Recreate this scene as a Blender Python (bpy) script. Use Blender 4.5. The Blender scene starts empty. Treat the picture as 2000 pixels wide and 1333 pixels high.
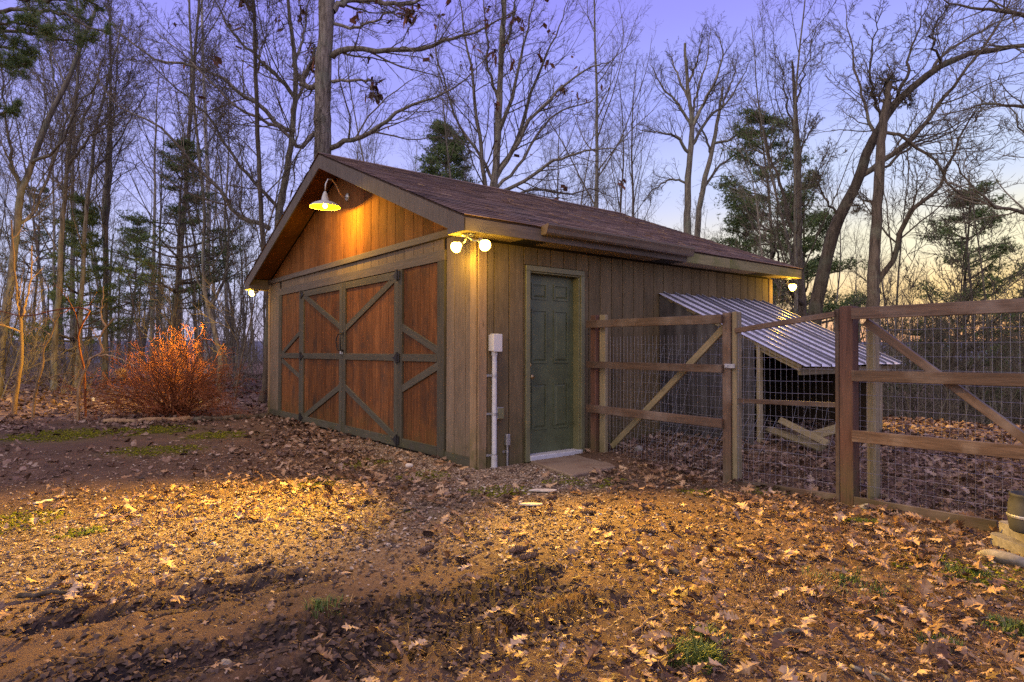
import bpy, bmesh, math, random
import numpy as np
from mathutils import Matrix, Vector

random.seed(7)
RNG = np.random.default_rng(11)
scene = bpy.context.scene
COL = scene.collection

# ------------------------------------------------------------------ camera
F, YAW, PIT, ROLL = 1234.17, -0.9108, 0.0148, 0.0021
CAM = np.array([5.3813, -3.7388, 1.2049])
def cam_axes():
    f = np.array([math.sin(YAW) * math.cos(PIT), math.cos(YAW) * math.cos(PIT), math.sin(PIT)])
    r = np.array([math.cos(YAW), -math.sin(YAW), 0.0])
    u = np.cross(r, f)
    c, s = math.cos(ROLL), math.sin(ROLL)
    return c * r + s * u, -s * r + c * u, f
AX_R, AX_U, AX_F = cam_axes()
cd = bpy.data.cameras.new('camera'); cam = bpy.data.objects.new('camera', cd); COL.objects.link(cam)
cd.lens = F / 2000 * 36; cd.sensor_width = 36; cd.clip_start = 0.05; cd.clip_end = 9000
cd.shift_y = 3.34 / 2000
m = Matrix.Identity(4)
for i in range(3):
    m[i][0], m[i][1], m[i][2], m[i][3] = AX_R[i], AX_U[i], -AX_F[i], CAM[i]
cam.matrix_world = m
scene.camera = cam

def at(px, py, depth):
    """world point seen at reference pixel (px, py), depth metres along the view axis"""
    return CAM + depth * (AX_F + (px - 1000) / F * AX_R - (py - 669.84) / F * AX_U)
def on_plane(px, py, axis, val):
    r = at(px, py, 1.0) - CAM
    t = (val - CAM[axis]) / r[axis]
    return CAM + t * r

# ------------------------------------------------------------------ world: dusk sky
SUNSET = YAW + math.radians(46)          # azimuth of the glow (from +y towards +x)
world = bpy.data.worlds.new('World'); scene.world = world; world.use_nodes = True
nt = world.node_tree; nt.nodes.clear()
def N(nt, typ, **kw):
    n = nt.nodes.new(typ)
    for k, v in kw.items(): setattr(n, k, v)
    return n
def ramp(nt, stops, interp='EASE'):
    n = N(nt, 'ShaderNodeValToRGB'); cr = n.color_ramp; cr.interpolation = interp
    while len(cr.elements) > 1: cr.elements.remove(cr.elements[-1])
    for i, (p, c) in enumerate(stops):
        e = cr.elements[0] if i == 0 else cr.elements.new(p)
        e.position = p; e.color = (*c, 1) if len(c) == 3 else c
    return n
tc = N(nt, 'ShaderNodeTexCoord'); sep = N(nt, 'ShaderNodeSeparateXYZ')
nt.links.new(tc.outputs['Generated'], sep.inputs[0])
flat = N(nt, 'ShaderNodeCombineXYZ')
nt.links.new(sep.outputs[0], flat.inputs[0]); nt.links.new(sep.outputs[1], flat.inputs[1])
nrm = N(nt, 'ShaderNodeVectorMath', operation='NORMALIZE'); nt.links.new(flat.outputs[0], nrm.inputs[0])
dot = N(nt, 'ShaderNodeVectorMath', operation='DOT_PRODUCT'); nt.links.new(nrm.outputs[0], dot.inputs[0])
dot.inputs[1].default_value = (math.sin(SUNSET), math.cos(SUNSET), 0)
mr = N(nt, 'ShaderNodeMapRange'); mr.inputs[1].default_value = 0.2; mr.inputs[2].default_value = 1.0
nt.links.new(dot.outputs['Value'], mr.inputs[0])
pw = N(nt, 'ShaderNodeMath', operation='POWER'); pw.inputs[1].default_value = 2.2; nt.links.new(mr.outputs[0], pw.inputs[0])
warm = ramp(nt, [(0, (.92, .38, .24)), (.03, (1.0, .50, .20)), (.075, (1.0, .69, .27)), (.15, (.84, .78, .54)),
                 (.25, (.52, .60, .80)), (.36, (.34, .40, .84)), (.5, (.27, .26, .78)), (1, (.24, .20, .58))])
cool = ramp(nt, [(0, (.50, .46, .66)), (.12, (.52, .55, .80)), (.26, (.39, .41, .84)), (.38, (.30, .30, .79)), (.5, (.255, .24, .74)), (1, (.23, .19, .56))])
nt.links.new(sep.outputs[2], warm.inputs[0]); nt.links.new(sep.outputs[2], cool.inputs[0])
mixn = N(nt, 'ShaderNodeMix', data_type='RGBA')
nt.links.new(pw.outputs[0], mixn.inputs[0]); nt.links.new(cool.outputs[0], mixn.inputs[6]); nt.links.new(warm.outputs[0], mixn.inputs[7])
bg = N(nt, 'ShaderNodeBackground'); bg.inputs[1].default_value = 0.98
nt.links.new(mixn.outputs[2], bg.inputs[0])
wo = N(nt, 'ShaderNodeOutputWorld'); nt.links.new(bg.outputs[0], wo.inputs[0])

# added broad fill from behind the camera, warms the blue sky light
sd = bpy.data.lights.new('warm_fill', 'SUN'); sd.energy = 1.5; sd.color = (1.0, .83, .42); sd.angle = math.radians(100)
so = bpy.data.objects.new('warm_fill', sd); COL.objects.link(so)
so.rotation_euler = Vector((-.18, .75, -.75)).to_track_quat('-Z', 'Y').to_euler()

vs = scene.view_settings
scene.display_settings.display_device = 'sRGB'
vs.view_transform = 'Standard'; vs.look = 'None'; vs.exposure = 0.42; vs.gamma = 1.0; vs.use_curve_mapping = False
cy = scene.cycles
cy.use_denoising = False; cy.sample_clamp_indirect = 1.2; cy.max_bounces = 5; cy.diffuse_bounces = 3; cy.glossy_bounces = 2; scene.render.filter_size = 1.15; cy.blur_glossy = 1.0; cy.caustics_reflective = False; cy.caustics_refractive = False

# ------------------------------------------------------------------ object helpers
WM = {}
def link(o, parent=None, M=None):
    M = M or Matrix.Identity(4)
    COL.objects.link(o)
    if parent is not None:
        o.parent = parent
        o.matrix_parent_inverse = WM[parent.name].inverted()
    o.matrix_basis = M
    WM[o.name] = M.copy()
    return o
def tag(o, label=None, cat=None, group=None, kind=None):
    if label: o['label'] = label
    if cat: o['category'] = cat
    if group: o['group'] = group
    if kind: o['kind'] = kind
    return o
def thing(name, label, cat, loc=(0, 0, 0), group=None):
    o = bpy.data.objects.new(name, None); o.empty_display_size = .2
    link(o, None, Matrix.Translation(Vector(loc)))
    return tag(o, label, cat, group)
def copy_tree(o, parent=None):
    c = o.copy(); COL.objects.link(c)
    if parent is not None: c.parent = parent
    for ch in KIDS.get(o.name, ()): copy_tree(ch, c)
    return c
KIDS = {}
def mk(name, me, mat, parent=None, M=None):
    if mat is not None and not me.materials: me.materials.append(mat)
    o = bpy.data.objects.new(name, me); link(o, parent, M)
    if parent is not None: KIDS.setdefault(parent.name, []).append(o)
    return o

class MB:
    def __init__(s): s.bm = bmesh.new()
    def box(s, lo, hi, M=None):
        x0, y0, z0 = lo; x1, y1, z1 = hi
        v = [(x0, y0, z0), (x1, y0, z0), (x1, y1, z0), (x0, y1, z0), (x0, y0, z1), (x1, y0, z1), (x1, y1, z1), (x0, y1, z1)]
        vs_ = [s.bm.verts.new((M @ Vector(p)) if M else p) for p in v]
        for f in ((0, 3, 2, 1), (4, 5, 6, 7), (0, 1, 5, 4), (1, 2, 6, 5), (2, 3, 7, 6), (3, 0, 4, 7)):
            s.bm.faces.new([vs_[i] for i in f])
        return s
    def prism(s, poly, d):
        """poly: list of 3D points (planar), extruded by vector d"""
        d = Vector(d)
        a = [s.bm.verts.new(Vector(p)) for p in poly]; b = [s.bm.verts.new(Vector(p) + d) for p in poly]
        n = len(poly)
        s.bm.faces.new(a[::-1]); s.bm.faces.new(b)
        for i in range(n): s.bm.faces.new((a[i], a[(i + 1) % n], b[(i + 1) % n], b[i]))
        return s
    def tube(s, pts, rads, k=8, caps=True):
        pts = [Vector(p) for p in pts]; rings = []
        if not hasattr(rads, '__len__'): rads = [rads] * len(pts)
        for i, p in enumerate(pts):
            t = (pts[min(i + 1, len(pts) - 1)] - pts[max(i - 1, 0)]).normalized()
            ref = Vector((0, 0, 1)) if abs(t.z) < .9 else Vector((1, 0, 0))
            if i and rings:
                u = (U - t * U.dot(t)).normalized()
            else: u = t.cross(ref).normalized()
            U = u; v = t.cross(u)
            rings.append([s.bm.verts.new(p + rads[i] * (math.cos(a) * u + math.sin(a) * v)) for a in [j * 2 * math.pi / k for j in range(k)]])
        for a, b in zip(rings, rings[1:]):
            for j in range(k): s.bm.faces.new((a[j], a[(j + 1) % k], b[(j + 1) % k], b[j]))
        if caps: s.bm.faces.new(rings[0][::-1]); s.bm.faces.new(rings[-1])
        return s
    def lathe(s, prof, M=None, k=24):
        rings = []
        for r, z in prof:
            rings.append([s.bm.verts.new((M or Matrix.Identity(4)) @ Vector((max(r, 1e-4) * math.cos(a), max(r, 1e-4) * math.sin(a), z))) for a in [j * 2 * math.pi / k for j in range(k)]])
        for a, b in zip(rings, rings[1:]):
            for j in range(k): s.bm.faces.new((a[j], a[(j + 1) % k], b[(j + 1) % k], b[j]))
        return s
    def blob(s, c, size, seed=0, amp=.18, sub=3):
        r = random.Random(seed)
        g = bmesh.ops.create_icosphere(s.bm, subdivisions=sub, radius=1)
        ph = [(Vector((r.uniform(-1, 1), r.uniform(-1, 1), r.uniform(-1, 1))) * r.uniform(1, 4), r.uniform(0, 6)) for _ in range(7)]
        for v in g['verts']:
            d = 1 + amp * sum(math.sin(v.co.dot(a) + b) for a, b in ph) / 2.5
            v.co = Vector((v.co.x * size[0], v.co.y * size[1], v.co.z * size[2])) * d + Vector(c)
        return s
    def bevel(s, w, seg=1):
        bmesh.ops.bevel(s.bm, geom=[e for e in s.bm.edges], offset=w, segments=seg, affect='EDGES', clamp_overlap=True)
        return s
    def build(s, name, mat, parent=None, M=None, smooth=False):
        bmesh.ops.recalc_face_normals(s.bm, faces=s.bm.faces[:])
        me = bpy.data.meshes.new(name); s.bm.to_mesh(me); s.bm.free()
        if smooth:
            for p in me.polygons: p.use_smooth = True
        return mk(name, me, mat, parent, M)

BOARDS = {}
def board(name, p0, p1, w, t, nrm, mat, parent, ch=.003):
    """a plank: back face centre line p0-p1, width w, thickness t outward along nrm; grain along its length"""
    p0, p1, n = Vector(p0), Vector(p1), Vector(nrm).normalized()
    z = (p1 - p0); L = z.length; z.normalize(); x = n.cross(z).normalized(); n = z.cross(x).normalized()
    if n.dot(Vector(nrm)) < 0: n = -n; x = -x
    x = n.cross(z)
    M = Matrix(((x.x, n.x, z.x, p0.x), (x.y, n.y, z.y, p0.y), (x.z, n.z, z.z, p0.z), (0, 0, 0, 1)))
    if M.determinant() < 0:
        x = -x
        M = Matrix(((x.x, n.x, z.x, p0.x), (x.y, n.y, z.y, p0.y), (x.z, n.z, z.z, p0.z), (0, 0, 0, 1)))
    key = (round(w, 4), round(t, 4), round(L, 4), mat.name)
    me = BOARDS.get(key)
    if me is None:
        b = MB(); b.box((-w / 2, 0, 0), (w / 2, t, L)); b.bevel(min(ch, t / 4))
        bmesh.ops.recalc_face_normals(b.bm, faces=b.bm.faces[:])
        me = bpy.data.meshes.new(name); b.bm.to_mesh(me); b.bm.free(); BOARDS[key] = me
    return mk(name, me, mat, parent, M)

# fast numpy mesh
def np_mesh(name, verts, faces_list, smooth=False):
    """faces_list: list of int arrays (n, k)"""
    me = bpy.data.meshes.new(name)
    verts = np.asarray(verts, dtype=np.float32).reshape(-1, 3)
    faces_list = [np.asarray(f, dtype=np.int32) for f in faces_list if len(f)]
    nl = sum(f.size for f in faces_list); nf = sum(len(f) for f in faces_list)
    me.vertices.add(len(verts)); me.vertices.foreach_set('co', verts.ravel())
    me.loops.add(nl); me.loops.foreach_set('vertex_index', np.concatenate([f.ravel() for f in faces_list]))
    me.polygons.add(nf)
    sizes = np.concatenate([np.full(len(f), f.shape[1], dtype=np.int32) for f in faces_list])
    st = np.zeros(nf, dtype=np.int32); st[1:] = np.cumsum(sizes)[:-1]
    me.polygons.foreach_set('loop_start', st)
    me.polygons.foreach_set('use_smooth', np.full(nf, smooth))
    me.update(calc_edges=True)
    return me

# value noise
_perm = RNG.random((256, 256))
def vnoise(x, y):
    xi = np.floor(x).astype(int); yi = np.floor(y).astype(int); fx = x - xi; fy = y - yi
    fx = fx * fx * (3 - 2 * fx); fy = fy * fy * (3 - 2 * fy)
    g = lambda a, b: _perm[a & 255, b & 255]
    return (g(xi, yi) * (1 - fx) + g(xi + 1, yi) * fx) * (1 - fy) + (g(xi, yi + 1) * (1 - fx) + g(xi + 1, yi + 1) * fx) * fy
def fbm(x, y, o=4):
    s = 0; a = .5
    for i in range(o):
        s = s + a * (vnoise(x * 2 ** i + 17 * i, y * 2 ** i + 9 * i) - .5); a *= .5
    return s
def sst(a, b, x):
    t = np.clip((x - a) / (b - a), 0, 1); return t * t * (3 - 2 * t)
def seg_d(x, y, a, b):
    ax, ay = a; bx, by = b; dx, dy = bx - ax, by - ay
    t = np.clip(((x - ax) * dx + (y - ay) * dy) / (dx * dx + dy * dy), 0, 1)
    return np.hypot(x - ax - t * dx, y - ay - t * dy), t
def G(px, py, z=0.0):
    p = on_plane(px, py, 2, z); return (p[0], p[1])

# ------------------------------------------------------------------ materials
def principled(name, rough=.8, spec=.3, metal=0.0):
    m = bpy.data.materials.new(name); m.use_nodes = True; t = m.node_tree; b = t.nodes['Principled BSDF']
    b.inputs['Roughness'].default_value = rough; b.inputs['Specular IOR Level'].default_value = spec; b.inputs['Metallic'].default_value = metal
    return m, t, b
def mul_color(c, k): return tuple(min(1, v * k) for v in c)
def mathn(t, op, a, b=None):
    n = N(t, 'ShaderNodeMath', operation=op)
    for i, v in enumerate((a, b)):
        if v is None: continue
        if isinstance(v, (int, float)): n.inputs[i].default_value = v
        else: t.links.new(v, n.inputs[i])
    return n.outputs[0]
def mixc(t, fac, a, b, blend='MIX'):
    n = N(t, 'ShaderNodeMix', data_type='RGBA', blend_type=blend)
    for s, v in ((n.inputs[0], fac), (n.inputs[6], a), (n.inputs[7], b)):
        if isinstance(v, (int, float)): s.default_value = v
        elif isinstance(v, tuple): s.default_value = (*v, 1)
        else: t.links.new(v, s)
    return n.outputs[2]
def noise(t, vec, scale, detail=4, rough=.55, dist=0.0):
    n = N(t, 'ShaderNodeTexNoise'); n.inputs['Scale'].default_value = scale; n.inputs['Detail'].default_value = detail
    n.inputs['Roughness'].default_value = rough; n.inputs['Distortion'].default_value = dist
    if vec is not None: t.links.new(vec, n.inputs['Vector'])
    return n.outputs['Fac']
def maprange(t, v, a, b, c=0.0, d=1.0):
    n = N(t, 'ShaderNodeMapRange'); t.links.new(v, n.inputs[0])
    for i, x in enumerate((a, b, c, d)): n.inputs[i + 1].default_value = x
    return n.outputs[0]
def bump(t, b, h, strength=.4, dist=.01):
    n = N(t, 'ShaderNodeBump'); n.inputs['Strength'].default_value = strength; n.inputs['Distance'].default_value = dist
    t.links.new(h, n.inputs['Height']); t.links.new(n.outputs[0], b.inputs['Normal'])

def wood(name, c0, c1, var=.35, grain=30, rough=.75, stain=(.03, .03, .02), stain_amt=.35, bumps=.5, moss=0.0, spec=.12):
    m, t, b = principled(name, rough, spec)
    tcn = N(t, 'ShaderNodeTexCoord'); oi = N(t, 'ShaderNodeObjectInfo')
    off = N(t, 'ShaderNodeVectorMath', operation='SCALE'); off.inputs[0].default_value = (13.1, 7.7, 31.3); t.links.new(oi.outputs['Random'], off.inputs['Scale'])
    add = N(t, 'ShaderNodeVectorMath', operation='ADD'); t.links.new(tcn.outputs['Object'], add.inputs[0]); t.links.new(off.outputs[0], add.inputs[1])
    mp = N(t, 'ShaderNodeMapping'); mp.inputs['Scale'].default_value = (1, 1, .07); t.links.new(add.outputs[0], mp.inputs[0])
    g1 = noise(t, mp.outputs[0], grain, 6, .65, .6)
    g2 = noise(t, mp.outputs[0], grain * 5, 3, .6)
    big = noise(t, add.outputs[0], 2.3, 4, .6)
    mix = mixc(t, maprange(t, g1, .3, .7), c0, c1)
    mix = mixc(t, maprange(t, g2, .42, .75, 0, .5), mix, mul_color(c0, .45))
    mix = mixc(t, maprange(t, big, .48, .75, 0, stain_amt), mix, stain)
    # knots
    vo = N(t, 'ShaderNodeTexVoronoi'); vo.inputs['Scale'].default_value = 5
    mp2 = N(t, 'ShaderNodeMapping'); mp2.inputs['Scale'].default_value = (1.6, 1.6, .42); t.links.new(add.outputs[0], mp2.inputs[0]); t.links.new(mp2.outputs[0], vo.inputs['Vector'])
    kn = maprange(t, vo.outputs['Distance'], .05, .09, .6, 0)
    mix = mixc(t, kn, mix, mul_color(c0, .35))
    hv = N(t, 'ShaderNodeHueSaturation'); t.links.new(mix, hv.inputs['Color'])
    t.links.new(maprange(t, oi.outputs['Random'], 0, 1, 1 - var, 1 + var), hv.inputs['Value'])
    out = hv.outputs[0]
    if moss:
        ge = N(t, 'ShaderNodeNewGeometry'); sx = N(t, 'ShaderNodeSeparateXYZ'); t.links.new(ge.outputs['Position'], sx.inputs[0])
        low = maprange(t, sx.outputs[2], .05, .5, 1, 0)
        ns = maprange(t, noise(t, ge.outputs['Position'], 6, 5, .6), .35, .65)
        f = mathn(t, 'MULTIPLY', mathn(t, 'MULTIPLY', low, ns), moss)
        out = mixc(t, f, out, (.075, .085, .02))
    t.links.new(out, b.inputs['Base Color'])
    bump(t, b, mathn(t, 'ADD', mathn(t, 'MULTIPLY', g1, .6), g2), bumps, .004)
    return m
def plain(name, c, rough=.6, spec=.3, metal=0.0, var=.12, scale=20, dirt=None):
    m, t, b = principled(name, rough, spec, metal)
    tcn = N(t, 'ShaderNodeTexCoord')
    n = noise(t, tcn.outputs['Object'], scale, 5, .6)
    col = mixc(t, maprange(t, n, .3, .7), mul_color(c, 1 - var), mul_color(c, 1 + var))
    if dirt:
        col = mixc(t, maprange(t, noise(t, tcn.outputs['Object'], 5, 5, .65), .5, .7, 0, .8), col, dirt)
    t.links.new(col, b.inputs['Base Color'])
    bump(t, b, n, .15, .002)
    return m

M_SIDING = wood('weathered_siding', (.125, .092, .050), (.195, .148, .083), .14, 26, .8, (.05, .05, .03), .45, .5, moss=.5)
M_SIDE_G = wood('grey_siding', (.17, .125, .085), (.235, .175, .12), .10, 26, .8, (.08, .07, .045), .35, .5, moss=.4)
M_GABLE = wood('stained_gable_board', (.16, .062, .020), (.30, .125, .038), .24, 22, .8, (.07, .03, .012), .6, .5, spec=.08)
M_DOOR = wood('stained_door_plank', (.095, .036, .014), (.25, .10, .034), .28, 20, .75, (.045, .032, .024), 1.0, .5, moss=.35, spec=.1)
M_TRIM = wood('dark_trim', (.070, .062, .046), (.112, .100, .074), .12, 24, .75, (.05, .05, .03), .3, .45, moss=.35)
M_TRIMC = wood('corner_trim', (.25, .17, .095), (.36, .25, .15), .08, 18, .75, (.12, .09, .05), .3, .4, moss=1.0)
M_FASCIA = wood('painted_fascia', (.13, .105, .085), (.17, .14, .115), .06, 14, .7, (.09, .075, .05), .3, .3)
M_SOFFIT = wood('soffit_ply', (.25, .19, .12), (.31, .24, .16), .06, 14, .75, (.18, .13, .08), .3, .2)
M_MOSSF = wood('mossy_fascia', (.22, .19, .09), (.31, .27, .14), .08, 12, .8, (.11, .14, .03), .9, .3)
M_RAIL = wood('weathered_rail', (.070, .042, .028), (.145, .092, .064), .22, 22, .55, (.26, .21, .18), .75, .6, moss=.35, spec=.3)
M_POSTR = wood('treated_post', (.09, .042, .030), (.18, .088, .062), .18, 22, .7, (.10, .08, .05), .4, .5, moss=.6, spec=.35)
M_PALE = wood('pale_lumber', (.25, .20, .12), (.36, .30, .19), .18, 22, .75, (.15, .14, .08), .4, .4, moss=.5)
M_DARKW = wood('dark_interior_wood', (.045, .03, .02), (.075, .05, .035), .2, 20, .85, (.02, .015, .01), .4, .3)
M_DOORG = plain('green_door_paint', (.095, .112, .060), .45, .4, 0, .14, 6, (.065, .075, .040))
M_FRAMEG = plain('door_frame_paint', (.17, .165, .085), .5, .4, 0, .15, 10, (.10, .10, .05))
M_METAL = plain('galvanised_steel', (.80, .80, .86), .38, .5, .25, .10, 5, (.55, .50, .48))
M_BLACK = plain('black_iron', (.02, .018, .018), .55, .4, .3)
M_PVC = plain('grey_white_plastic', (.60, .60, .60), .5, .4, 0, .06, 12, (.42, .40, .36))
M_STEEL = plain('dull_zinc', (.45, .45, .46), .4, .5, .8)
M_GUTTER = plain('brown_gutter', (.15, .11, .075), .45, .45, .2, .12, 8, (.20, .17, .12))
M_LAMPM = plain('lamp_metal', (.50, .50, .47), .35, .5, .5)
M_WIRE = plain('galvanised_wire', (.42, .41, .42), .4, .5, .55)
M_WALLIN = plain('dark_wall_core', (.030, .024, .018), .9, .1)
M_CONC = plain('concrete', (.24, .18, .13), .9, .2, 0, .3, 60, (.15, .09, .06))
M_STONE = plain('pale_stone', (.27, .245, .205), .9, .2, 0, .35, 30, (.15, .13, .10))
M_WHITEC = plain('white_threshold', (.55, .56, .60), .6, .3)
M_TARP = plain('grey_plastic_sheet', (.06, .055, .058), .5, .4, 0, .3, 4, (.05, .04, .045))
M_KNOB = plain('brass_knob', (.45, .33, .16), .3, .5, .8)

M_RIBSHADE = plain('shaded_rib_metal', (.10, .10, .14), .6, .3, .3)  # dark tone stands for the shade on the rib sides
def shingle_mat():
    m, t, b = principled('asphalt_shingle', .9, .25)
    ge = N(t, 'ShaderNodeNewGeometry'); oi = N(t, 'ShaderNodeObjectInfo')
    r = mathn(t, 'FRACT', mathn(t, 'ADD', ge.outputs['Random Per Island'], mathn(t, 'MULTIPLY', oi.outputs['Random'], 7.3)))
    cr = ramp(t, [(0, (.055, .032, .018)), (.3, (.115, .066, .038)), (.65, (.165, .098, .056)), (1, (.25, .16, .10))], 'LINEAR'); t.links.new(r, cr.inputs[0])
    g = noise(t, ge.outputs['Position'], 180, 3, .7); big = noise(t, ge.outputs['Position'], 1.6, 5, .6)
    col = mixc(t, maprange(t, g, .35, .7, 0, .55), cr.outputs[0], (.24, .17, .15))
    col = mixc(t, maprange(t, big, .48, .68, 0, .5), col, (.17, .14, .12))
    t.links.new(col, b.inputs['Base Color']); bump(t, b, g, .6, .004)
    return m
M_SHINGLE = shingle_mat()

def bark(name, c0, c1, lichen=.3, sc=9):
    m, t, b = principled(name, .9, .15)
    tcn = N(t, 'ShaderNodeTexCoord')
    mp = N(t, 'ShaderNodeMapping'); mp.inputs['Scale'].default_value = (1, 1, .16); t.links.new(tcn.outputs['Object'], mp.inputs[0])
    n = noise(t, mp.outputs[0], sc * 2, 6, .7, .4); n2 = noise(t, tcn.outputs['Object'], 2.5, 4, .6)
    col = mixc(t, maprange(t, n, .36, .62), c0, c1)
    col = mixc(t, maprange(t, n2, .52, .66, 0, lichen), col, (.22, .25, .17))
    oi = N(t, 'ShaderNodeObjectInfo'); hv = N(t, 'ShaderNodeHueSaturation'); t.links.new(col, hv.inputs['Color'])
    t.links.new(maprange(t, oi.outputs['Random'], 0, 1, .7, 1.35), hv.inputs['Value'])
    t.links.new(hv.outputs[0], b.inputs['Base Color'])
    bump(t, b, n, .9, .03)
    return m
M_BARK = bark('grey_bark', (.08, .068, .052), (.30, .265, .195), .5)
M_OAK = bark('oak_bark', (.10, .08, .062), (.40, .345, .275), .45, 7)
M_BARKD = bark('dark_bark', (.06, .048, .035), (.18, .145, .105), .35)
M_TWIG = bark('twig_bark', (.095, .080, .055), (.19, .158, .112), .3)
M_SAPL = bark('sapling_bark', (.20, .13, .07), (.38, .25, .14), .1)
M_BUSH = bark('red_brown_twig', (.14, .045, .022), (.30, .11, .045), .0)
M_PALEB = bark('pale_birch_bark', (.32, .30, .26), (.55, .52, .45), .2)

def island_mat(name, stops, rough=.8, spec=.2, transl=0.0, extra=None):
    m, t, b = principled(name, rough, spec)
    ge = N(t, 'ShaderNodeNewGeometry'); oi = N(t, 'ShaderNodeObjectInfo')
    r = mathn(t, 'FRACT', mathn(t, 'ADD', ge.outputs['Random Per Island'], mathn(t, 'MULTIPLY', oi.outputs['Random'], 3.71)))
    cr = ramp(t, stops, 'LINEAR'); t.links.new(r, cr.inputs[0])
    n = noise(t, ge.outputs['Position'], 60, 4, .7)
    col = mixc(t, maprange(t, n, .4, .75, 0, .45), cr.outputs[0], mul_color(stops[0][1], .6))
    t.links.new(col, b.inputs['Base Color'])
    bump(t, b, n, .5, .004)
    return m
M_LEAF = island_mat('dead_oak_leaf', [(0, (.07, .034, .017)), (.22, (.19, .095, .042)), (.45, (.33, .19, .09)), (.75, (.44, .275, .14)), (1, (.56, .39, .24))], .6, .35)
M_LEAFD = island_mat('shaded_leaf', [(0, (.06, .035, .025)), (.3, (.13, .075, .05)), (.6, (.22, .135, .09)), (.85, (.30, .20, .14)), (1, (.40, .30, .23))], .65, .35)  # darker copy of the leaf colour, shade of the unlit heaps put in
M_NEEDLE = island_mat('pine_needle', [(0, (.06, .10, .03)), (.4, (.12, .19, .055)), (.75, (.17, .25, .075)), (1, (.27, .28, .09))], .6, .3)
M_STRAW = island_mat('straw', [(0, (.10, .055, .025)), (.4, (.22, .12, .05)), (.7, (.34, .20, .09)), (1, (.42, .30, .17))], .7, .3)
M_GRASS = island_mat('green_grass', [(0, (.05, .085, .015)), (.5, (.09, .15, .025)), (1, (.20, .22, .06))], .6, .3)
M_GRAVEL = island_mat('pale_gravel', [(0, (.13, .085, .055)), (.4, (.25, .175, .115)), (.8, (.38, .29, .21)), (1, (.60, .52, .43))], .85, .25)
M_CLOD = island_mat('dirt_clod', [(0, (.05, .033, .025)), (.6, (.10, .066, .048)), (1, (.16, .11, .08))], .9, .2)
M_CONE = island_mat('pine_cone_scale', [(0, (.08, .05, .035)), (.6, (.16, .10, .07)), (1, (.26, .18, .13))], .8, .2)
M_BRANCHLEAF = island_mat('clinging_leaf', [(0, (.10, .035, .02)), (1, (.24, .10, .05))], .7, .2)

def emis(name, c, s):
    m = bpy.data.materials.new(name); m.use_nodes = True; t = m.node_tree; t.nodes.clear()
    e = N(t, 'ShaderNodeEmission'); e.inputs[0].default_value = (*c, 1); e.inputs[1].default_value = s
    o = N(t, 'ShaderNodeOutputMaterial'); t.links.new(e.outputs[0], o.inputs[0]); return m
M_BULB = emis('glowing_bulb', (1.0, .66, .10), 24)
WARM = (1.0, .57, .04)

# ------------------------------------------------------------------ terrain
RUTS = [(G(60, 1235), G(580, 1128), .06, -.045), (G(120, 1195), G(560, 1105), .045, -.035), (G(300, 1205), G(640, 1130), .04, -.03), (G(200, 1345), G(760, 1200), .11, -.04), (G(560, 1345), G(1060, 1150), .12, -.035)]
def height(x, y):
    x = np.asarray(x, float); y = np.asarray(y, float)
    d = np.hypot(x - CAM[0], y - CAM[1])
    near = 1 - sst(9, 16, d)
    h = .035 * fbm(x * .9, y * .9, 3) + near * (.022 * fbm(x * 5, y * 5, 3) + .012 * fbm(x * 22, y * 22, 3))
    h = h + .17 * sst(1.4, 3.2, y) * sst(-2, 0, x)
    h = h + .08 * np.exp(-((x - .4) ** 2 / .35 + (y - 1.6) ** 2 / .15))
    lft = sst(-8, -13, x)
    h = h + lft * (.10 + .35 * fbm(x * .25, y * .25, 3) + .002 * d)
    east = sst(-16, -4, x)
    drop = np.clip(y - 7.0, 0, None)
    h = h - east * (drop * .20 + sst(0, 6, drop) * .6)
    h = h - sst(-16, 0, x) * 0 - (1 - east) * np.clip(y - 25, 0, None) * .05
    far = sst(60, 260, d)
    h = h * (1 - far) + far * (-16.0 + 5 * fbm(x * .006, y * .006, 3))
    h = np.where((x > -7.3) & (x < .05) & (y > -.05) & (y < 6), np.minimum(h, .0), h)
    # keep the walls' feet clean
    ft = np.minimum(np.abs(y + .0) + 10 * (x > .3), 9)
    for a, b, w, dep in RUTS:
        ds, t = seg_d(x, y, a, b)
        wob = .02 * np.sin(t * 23)
        h = h + dep * np.exp(-((ds + wob) / w) ** 2) + .45 * abs(dep) * np.exp(-((ds - 1.8 * w) / (w * .7)) ** 2)
    # tyre tread in the mud
    for a, b, w in TREADS:
        ds, t = seg_d(x, y, a, b); L = math.hypot(b[0] - a[0], b[1] - a[1])
        ph = t * L / .055 * 2 * math.pi
        ax, ay = a; ux, uy = (b[0] - ax) / L, (b[1] - ay) / L
        side = -(x - ax) * uy + (y - ay) * ux
        h = h + .026 * np.sin(ph + np.abs(side) * 38) * sst(w, w * .75, ds) * (.4 + .9 * vnoise(x * 6, y * 6))
    return h
TREADS = [(G(600, 1230), G(1060, 1120), .14), (G(560, 1333), G(1180, 1170), .15)]
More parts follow.
